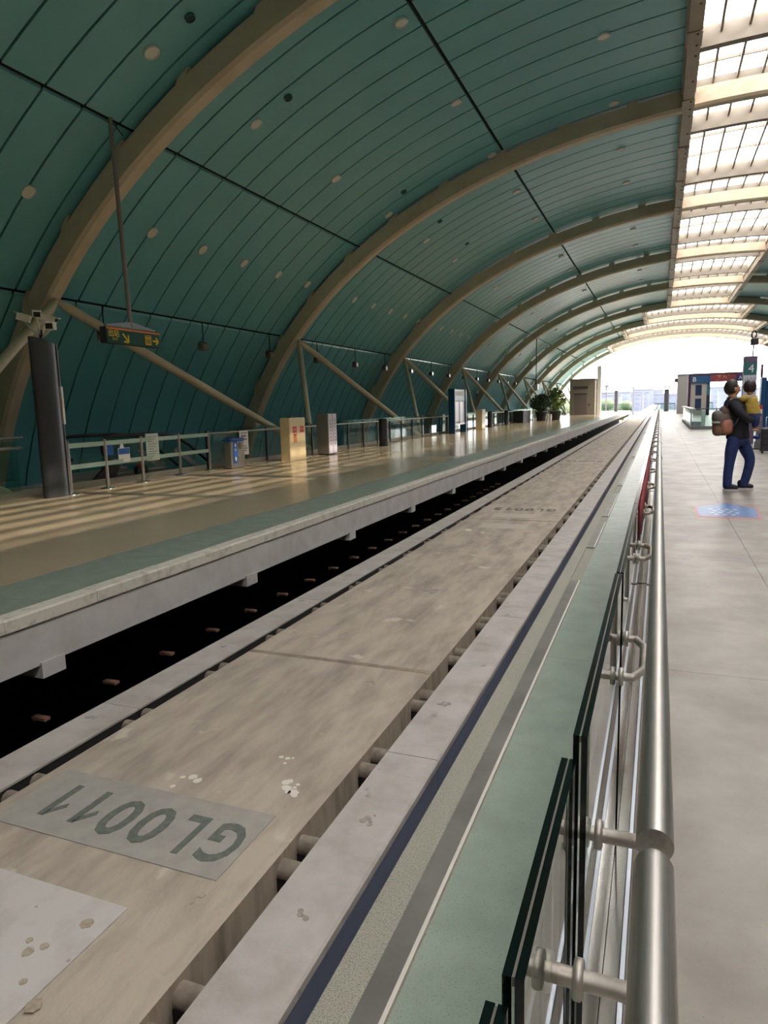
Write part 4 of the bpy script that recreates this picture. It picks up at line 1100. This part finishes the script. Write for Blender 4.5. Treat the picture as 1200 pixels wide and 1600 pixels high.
# head: hair with the face left open, nose, ear, eyes, mouth
def hair_cap(c, r, name, m_, parent, face, nsub=(28, 18)):
    """hair shell around a skull, cut away where the face looks out; face is the facing direction"""
    q = MB(); q.ball(c, r, *nsub); c = Vector(c); fd = Vector(face).normalized(); keep = []
    for f in q.f:
        g_ = sum((q.v[i] for i in f), Vector()) / len(f) - c
        if g_.dot(fd) / r[0] > .30 and g_.z / r[2] < .45: continue
        if g_.z / r[2] < -.75: continue
        keep.append(f)
    q.f = keep; q.sm = [True] * len(keep); q.mi = [0] * len(keep)
    return q.build(name, m_, parent)
fdir = Vector((.93, .36, -.05)); side = Vector((-.36, .93, 0)); hc = C(340, 285, 0)
hair_cap(hc + Vector((-.012, 0, .018)), (.118, .108, .135), 'hair', M_hair, pm, fdir)
q = MB(); q.ball(hc + Vector((0, 0, -.005)), (.104, .092, .125), 18, 12); q.build('face', M_skin, pm)
q = MB(); q.ball(hc + fdir*.108 + Vector((0, 0, -.02)), (.024, .018, .026), 10, 8); q.build('nose', M_skin, pm)
q = MB(); q.ball(hc - side*.104 + Vector((0, 0, -.01)), (.026, .014, .034), 10, 8); q.ball(hc + side*.104 + Vector((0, 0, -.01)), (.026, .014, .034), 10, 8); q.build('ears', M_skin, pm)
q = MB()
for sg_ in (-1, 1): q.ball(hc + fdir*.092 + side*.036*sg_ + Vector((0, 0, .015)), (.012, .014, .008), 8, 6)
q.build('eyes', M_hair, pm)
q = MB(); q.ball(hc + fdir*.094 + Vector((0, 0, -.062)), (.012, .026, .008), 8, 6); q.build('mouth', mat('lips', '8A5048', .5), pm)
# hands
def hand(c, d, side, parent=pm):
    """palm and five bent fingers around what is held; d finger direction, side the thumb side"""
    c = Vector(c); d = Vector(d).normalized(); s = Vector(side).normalized(); n = d.cross(s).normalized()
    J = {'w': (c, .030), 'p': (c + d*.05, (.040, .022))}; E_ = [('w','p')]
    for i, (o_, L) in enumerate(((-.030, .062), (-.010, .075), (.010, .08), (.030, .07))):
        a = c + d*.075 + s*o_
        J['f%da' % i] = (a, .0095); J['f%db' % i] = (a + d*L*.5 + n*.006, .009); J['f%dc' % i] = (a + d*L*.85 + n*.03, .0075)
        E_ += [('p','f%da' % i), ('f%da' % i,'f%db' % i), ('f%db' % i,'f%dc' % i)]
    J['t1'] = (c + d*.025 + s*.045, .011); J['t2'] = (c + d*.06 + s*.065 + n*.01, .0085); E_ += [('p','t1'),('t1','t2')]
    skin('hand', J, E_, M_skin, parent, 1)
hand(C(585, 655, -.05), (.75, .55, .1), (0, 0, 1)); hand(C(588, 602, .10), (.5, -.8, .1), (0, 0, 1))
# backpack
bk = thing('backpack', (C(215, 840).x, YM, C(215, 840).z), 'grey and peach backpack worn by the man', 'backpack')
bx0, bx1 = C(95, 700).x, C(330, 700).x; zb, zt_ = C(200, 845).z, C(200, 500).z; mid = C(200, 690).z
M_bag = mat('bag_grey_brown', '5E5048', .7, col2='6C5C52', nscale=20); M_peach = mat('bag_peach', 'A8705C', .7, col2='B87C66', nscale=18)
q = MB(); q.sball(C(222, 700, -.02), (.155, .165, .195), .62); q.sball(C(258, 575, -.02), (.10, .13, .12), .75); q.build('bag_body', M_bag, bk)
q = MB(); q.sball(C(268, 735, -.10), (.098, .11, .135), .7); q.build('front_pocket', M_peach, bk)
q = MB(); q.sball(C(165, 620, -.03), (.092, .15, .105), .7); q.build('flap', mat('bag_flap', '6A625C', .7), bk)
q = MB(); q.sball(C(165, 770, -.05), (.085, .14, .105), .7); q.build('side_pocket', mat('bag_side', '86604F', .7), bk)
MB().tube([C(100, 688, -.12), C(140, 690, -.19), C(190, 690, -.215)], .018, 8).build('pale_band', mat('bag_band', 'B4AC9E', .6), bk)
MB().tube([C(265, 520, -.10), C(300, 440, -.2), C(360, 400, -.22), C(420, 405, -.20)], .016, 8).build('strap', mat('strap_grey', '4E4A4C', .7), bk)
MB().tube([C(330, 770, -.15), C(380, 690, -.235), C(430, 600, -.22), C(455, 480, -.2)], .012, 8).build('strap', MATS['strap_grey'], bk)
# child
ch = thing('person', C(550, 560, .05), 'child with dark hair in a yellow jacket held on the man\'s arm', 'person')
Jc = {'hip': (C(565, 585, .0), (.07, .07)), 'chest': (C(547, 440, .0), (.07, .07)), 'neck': (C(545, 345, 0), .04), 'head': (C(548, 275, 0), (.078, .075)), 'crown': (C(548, 225, 0), (.062, .06)),
      'kn': (C(620, 625, -.06), .045), 'fn': (C(605, 760, -.06), .03), 'kf': (C(630, 615, .1), .045), 'ff': (C(610, 740, .12), .03),
      'sn': (C(505, 395, -.08), .04), 'en': (C(445, 400, -.08), .03), 'hn': (C(400, 410, -.03), .022), 'sf': (C(590, 400, .08), .04), 'ef': (C(610, 470, .12), .03), 'hf': (C(590, 540, .12), .022)}
skin('body', Jc, [('hip','chest'),('chest','neck'),('neck','head'),('head','crown'),('hip','kn'),('kn','fn'),('hip','kf'),('kf','ff'),('chest','sn'),('sn','en'),('en','hn'),('chest','sf'),('sf','ef'),('ef','hf')], M_skin, ch)
M_yel = mat('yellow_jacket', 'A88E3C', .7, col2='C2A24A', nscale=18)
q = MB(); loft(q, [(C(572, 580), .125, .12), (C(566, 545), .13, .125), (C(555, 470), .12, .12), (C(547, 400), .105, .12), (C(545, 365), .065, .075)])
limb(q, [C(500, 400, -.09), C(455, 408, -.10), C(415, 412, -.05)], [.055, .045, .036]); limb(q, [C(592, 400, .09), C(615, 470, .12), C(595, 530, .12)], [.055, .045, .036])
q.build('jacket', M_yel, ch)
q = MB(); q.sball(C(580, 598, .02), (.115, .115, .085), .85); limb(q, [C(590, 605, -.06), C(618, 640, -.07), C(608, 715, -.06)], [.068, .06, .048]); limb(q, [C(600, 600, .08), C(628, 630, .1), C(614, 705, .12)], [.068, .06, .048])
q.build('trousers', M_jean, ch)
hair_cap(C(547, 262, 0), (.098, .094, .112), 'hair', mat('child_hair', '2A1A18', .6), ch, (.2, .95, -.1))
MB().tube([C(505, 372, -.06), C(545, 385, -.1), C(590, 365, -.06)], .022, 8).build('collar', mat('pale_collar', 'A9A4AE', .7), ch)
for dy, c in ((-.06, (600, 775)), (.12, (606, 752))): MB().ball(C(c[0] + 10, c[1], dy), (.05, .03, .026), 12, 8).build('shoe', mat('child_shoe', 'B98A78', .6), ch)
# seated traveller mostly beyond the right edge
Yt = 22.3
def D(px, py, dy=0.): return at(px, py, y=Yt + dy)
a = D(1208, 690)
stv = thing('person', (a.x + .15, Yt, 0), 'seated traveller at the right edge, one leg stretched out in navy trousers', 'person')
J = {'hip': ((a.x + .25, Yt, .52), (.15, .12)), 'chest': ((a.x + .33, Yt, .92), (.15, .11)), 'neck': ((a.x + .33, Yt, 1.14), .05), 'head': ((a.x + .31, Yt, 1.27), (.085, .08)), 'crown': ((a.x + .31, Yt, 1.36), (.06, .06)),
     'k1': (D(1196, 675, -.12), .07), 'a1': (D(1186, 681, -.12), .045), 'k2': ((a.x - .02, Yt + .15, .50), .07), 'a2': ((a.x + .0, Yt + .15, .1), .045),
     's1': ((a.x + .33, Yt - .18, 1.04), .05), 'e1': ((a.x + .2, Yt - .25, .80), .04), 'w1': ((a.x + .02, Yt - .15, .62), .03), 's2': ((a.x + .33, Yt + .18, 1.04), .05), 'e2': ((a.x + .2, Yt + .25, .80), .04), 'w2': ((a.x + .02, Yt + .15, .62), .03)}
skin('body', J, [('hip','chest'),('chest','neck'),('neck','head'),('head','crown'),('hip','k1'),('k1','a1'),('hip','k2'),('k2','a2'),('chest','s1'),('s1','e1'),('e1','w1'),('chest','s2'),('s2','e2'),('e2','w2')], M_skin, stv)
skin('coat', grow(['hip', 'chest', 's1', 'e1', 's2', 'e2'], 1.2, J), [('hip','chest'),('chest','s1'),('s1','e1'),('chest','s2'),('s2','e2')], mat('navy_coat', '1E2438', .8), stv)
skin('trousers', grow(['hip', 'k1', 'a1', 'k2', 'a2'], 1.22, J), [('hip','k1'),('k1','a1'),('hip','k2'),('k2','a2')], mat('navy_trousers', '141C3C', .8), stv)
MB().ball((a.x + .32, Yt, 1.33), (.1, .095, .1), 14, 10).build('hair', M_hair, stv)
MB().ball(D(1182, 683, -.12), (.10, .05, .06), 14, 8).build('shoe', mat('blue_shoe', '1F2F78', .6), stv)
MB().ball((a.x - .06, Yt + .15, .05), (.13, .05, .05), 14, 8).build('shoe', MATS['blue_shoe'], stv)
bn = thing('bench', (a.x + .4, Yt, 0), 'grey bench at the right edge under the seated traveller', 'bench')
MB().cbox((a.x + .05, Yt - .6, .30), (a.x + .6, Yt + .8, .35), .02).build('seat', M_alu, bn)
for yy in (Yt - .5, Yt + .7):
    for xx in (a.x + .1, a.x + .55): MB().tube([(xx, yy, 0), (xx, yy, .31)], .02, 8).build('leg', M_steel, bn)

# ------------------------------------------------------------------ outdoors beyond the hall
M_grass = mat('far_ground', '46523E', .95, col2='525C48', nscale=.02)
q = MB(); q.box((-1500, 132, -9.3), (1500, 3200, -9)); struct(q.build('ground', M_grass))
def post(px, y, pytop, r, label, m, base=-9., cams=0):
    a = at(px, pytop, y=y); t = thing('outdoor_post', (a.x, y, base), label, 'post')
    MB().tube([(a.x, y, base), (a.x, y, a.z)], r, 10).build('pole', m, t)
    MB().lathe((a.x, y, a.z), [(r*1.2, 0), (r*1.2, .05), (r*.5, .09)], 10).build('cap', m, t)
    for i in range(cams):
        MB().tube([(a.x, y, a.z), (a.x + (.25 if i else -.2), y, a.z + .35)], .03, 6).build('arm', m, t)
        MB().cbox((a.x + (.15 if i else -.35), y - .1, a.z + .3), (a.x + (.4 if i else -.1), y + .1, a.z + .5), .02).build('device', M_char, t)
post(963, 112, 611, .30, 'thick dark post on the far end of the left platform', mat('post_dark', '34353C', .6), 0, 1)
post(990, 135, 605, .17, 'slim tall post between the guideway and the left platform end', mat('post_grey', '4C4E58', .6))
post(1004, 190, 614, .35, 'pale post standing far left beside the guideway', mat('post_pale', '5A5E6A', .6))
post(1042, 104, 609, .34, 'dark post at the far end of the right platform', MATS['post_dark'], 0, 2)
def lamp(px, y, pyt, label):
    a = at(px, pyt, y=y); t = thing('street_lamp', (a.x, y, 0), label, 'lamp', 'lamps on the far platform end')
    MB().tube([(a.x, y, 0), (a.x, y, a.z)], .09, 8).build('pole', MATS['post_grey'], t)
    MB().lathe((a.x + .1, y, a.z), [(.5, 0), (.35, .35), (.15, .5)], 12).build('lamp_head', M_char, t)
    MB().tube([(a.x, y, a.z - 1.0), (a.x - .7, y, a.z - .9)], .05, 6).build('arm', MATS['post_grey'], t)
    MB().lathe((a.x - .7, y, a.z - 1.05), [(.35, 0), (.25, .25), (.1, .35)], 12).build('lamp_head', M_char, t)
lamp(937, 116, 598, 'double headed lamp nearer the lift building, left one'); lamp(947.5, 119, 606, 'double headed lamp right of the other, lower one')
def endrail(x0, x1, y, label):
    t = thing('end_balustrade', ((x0+x1)/2, y, 0), label, 'balustrade')
    MB().box((x0, y, 1.0), (x1, y + .1, 1.12)).build('handrail', MATS['post_dark'], t)
    n = max(1, round((x1-x0)/1.6)); d = (x1-x0)/n
    for i in range(n): MB().box((x0 + i*d + .05, y + .04, .1), (x0 + (i+1)*d - .05, y + .06, 1.0)).build('pane', M_glass2, t)
    for i in range(n+1): MB().box((x0 + i*d - .03, y, 0), (x0 + i*d + .03, y + .1, 1.0)).build('post', MATS['post_dark'], t)
endrail(-11, -4.7, 121.5, 'glass balustrade closing the far end of the left platform')
endrail(-.6, 2.0, 105.6, 'glass balustrade closing the far end of the right platform')
endrail(3.4, 6.8, 105.6, 'glass balustrade behind the blue gateway')
# trees and hazy buildings
M_far = mat('far_foliage', '46563E', .9, col2='525F48', nscale=.3)
rr = random.Random(3)
def blob_tree(x, y, zt, r, label):
    t = thing('distant_tree', (x, y, -9), label, 'tree', 'distant trees left of the guideway')
    q = MB()
    for i in range(14):
        a = rr.uniform(0, 6.28); d = rr.uniform(0, r*.7); q.ball((x + d*math.cos(a), y + d*math.sin(a), zt - r*.55 + rr.uniform(-.5, .3)*r), r*rr.uniform(.3, .5), 10, 7)
    q.build('crown', M_far, t)
    MB().tube([(x, y, -9), (x, y, zt - r*.4)], r*.08, 6).build('trunk', M_rust, t)
tl = [(-44, 210, 3.0, 6), (-38, 225, 2.5, 5.5), (-31, 235, 3.4, 6), (-26, 215, 2.2, 5), (-21, 240, 3.0, 6), (-16, 230, 2.2, 5), (-58, 240, 4.2, 7), (-12, 260, 1.8, 4.5), (-30, 180, 2.2, 5), (-25, 170, 1.6, 4.5), (-20, 178, 1.4, 4.5)]
tl.sort(key=lambda q_: q_[0] / q_[1])
for i, a in enumerate(tl): blob_tree(*a, 'green tree beyond the end of the left platform, %s from the left' % ORD[i])
M_bld = mat('far_building', '6A7080', .8)  # paled grey-blue, distance haze put into the wall colour
def far_block(x, y, w, h, label):
    t = thing('distant_building', (x, y, -9), label, 'building', 'hazy buildings on the horizon')
    MB().box((x - w/2, y, -9), (x + w/2, y + w*.6, h)).build('wall', M_bld, t)
    MB().box((x - w/2 - .5, y - .5, h), (x + w/2 + .5, y + w*.6, h + 1)).build('roof', M_bld, t)
    n = max(2, int(w / 8)); q = MB()
    for i in range(n):
        for j in range(max(1, int((h + 9) / 5))): q.box((x - w/2 + (i + .25)*w/n, y - .15, -7 + j*5), (x - w/2 + (i + .75)*w/n, y, -4.6 + j*5))
    q.build('windows', mat('far_window', '5E6678', .4), t)
fb = [(938, 640, 34, 7), (958, 700, 30, 10), (975, 760, 34, 8), (992, 820, 30, 11), (1005, 900, 22, 15), (1015, 980, 18, 12), (1024, 1060, 20, 16), (1041, 940, 34, 9), (1060, 860, 30, 7), (1118, 800, 50, 9), (1138, 720, 30, 12), (1154, 660, 30, 9)]
for i, (px, y, w, h) in enumerate(fb):
    far_block(at(px, 620, y=y).x, y, w, h, 'pale building far away on the horizon, %s from the left' % ORD[i])
# unseen end wall behind the photographer, added to darken the arches' near faces
wbk = MB(); A = arc(SH + .3, XS[0], mir(XS[0]), 60); wbk.prism([(x, z) for x, z in A] + [(mir(XS[0]), -3.6), (XS[0], -3.6)], 1, -12.4, -12.1)
struct(wbk.build('wall_back_added', mat('added_end_wall', '6A665E', .8)))
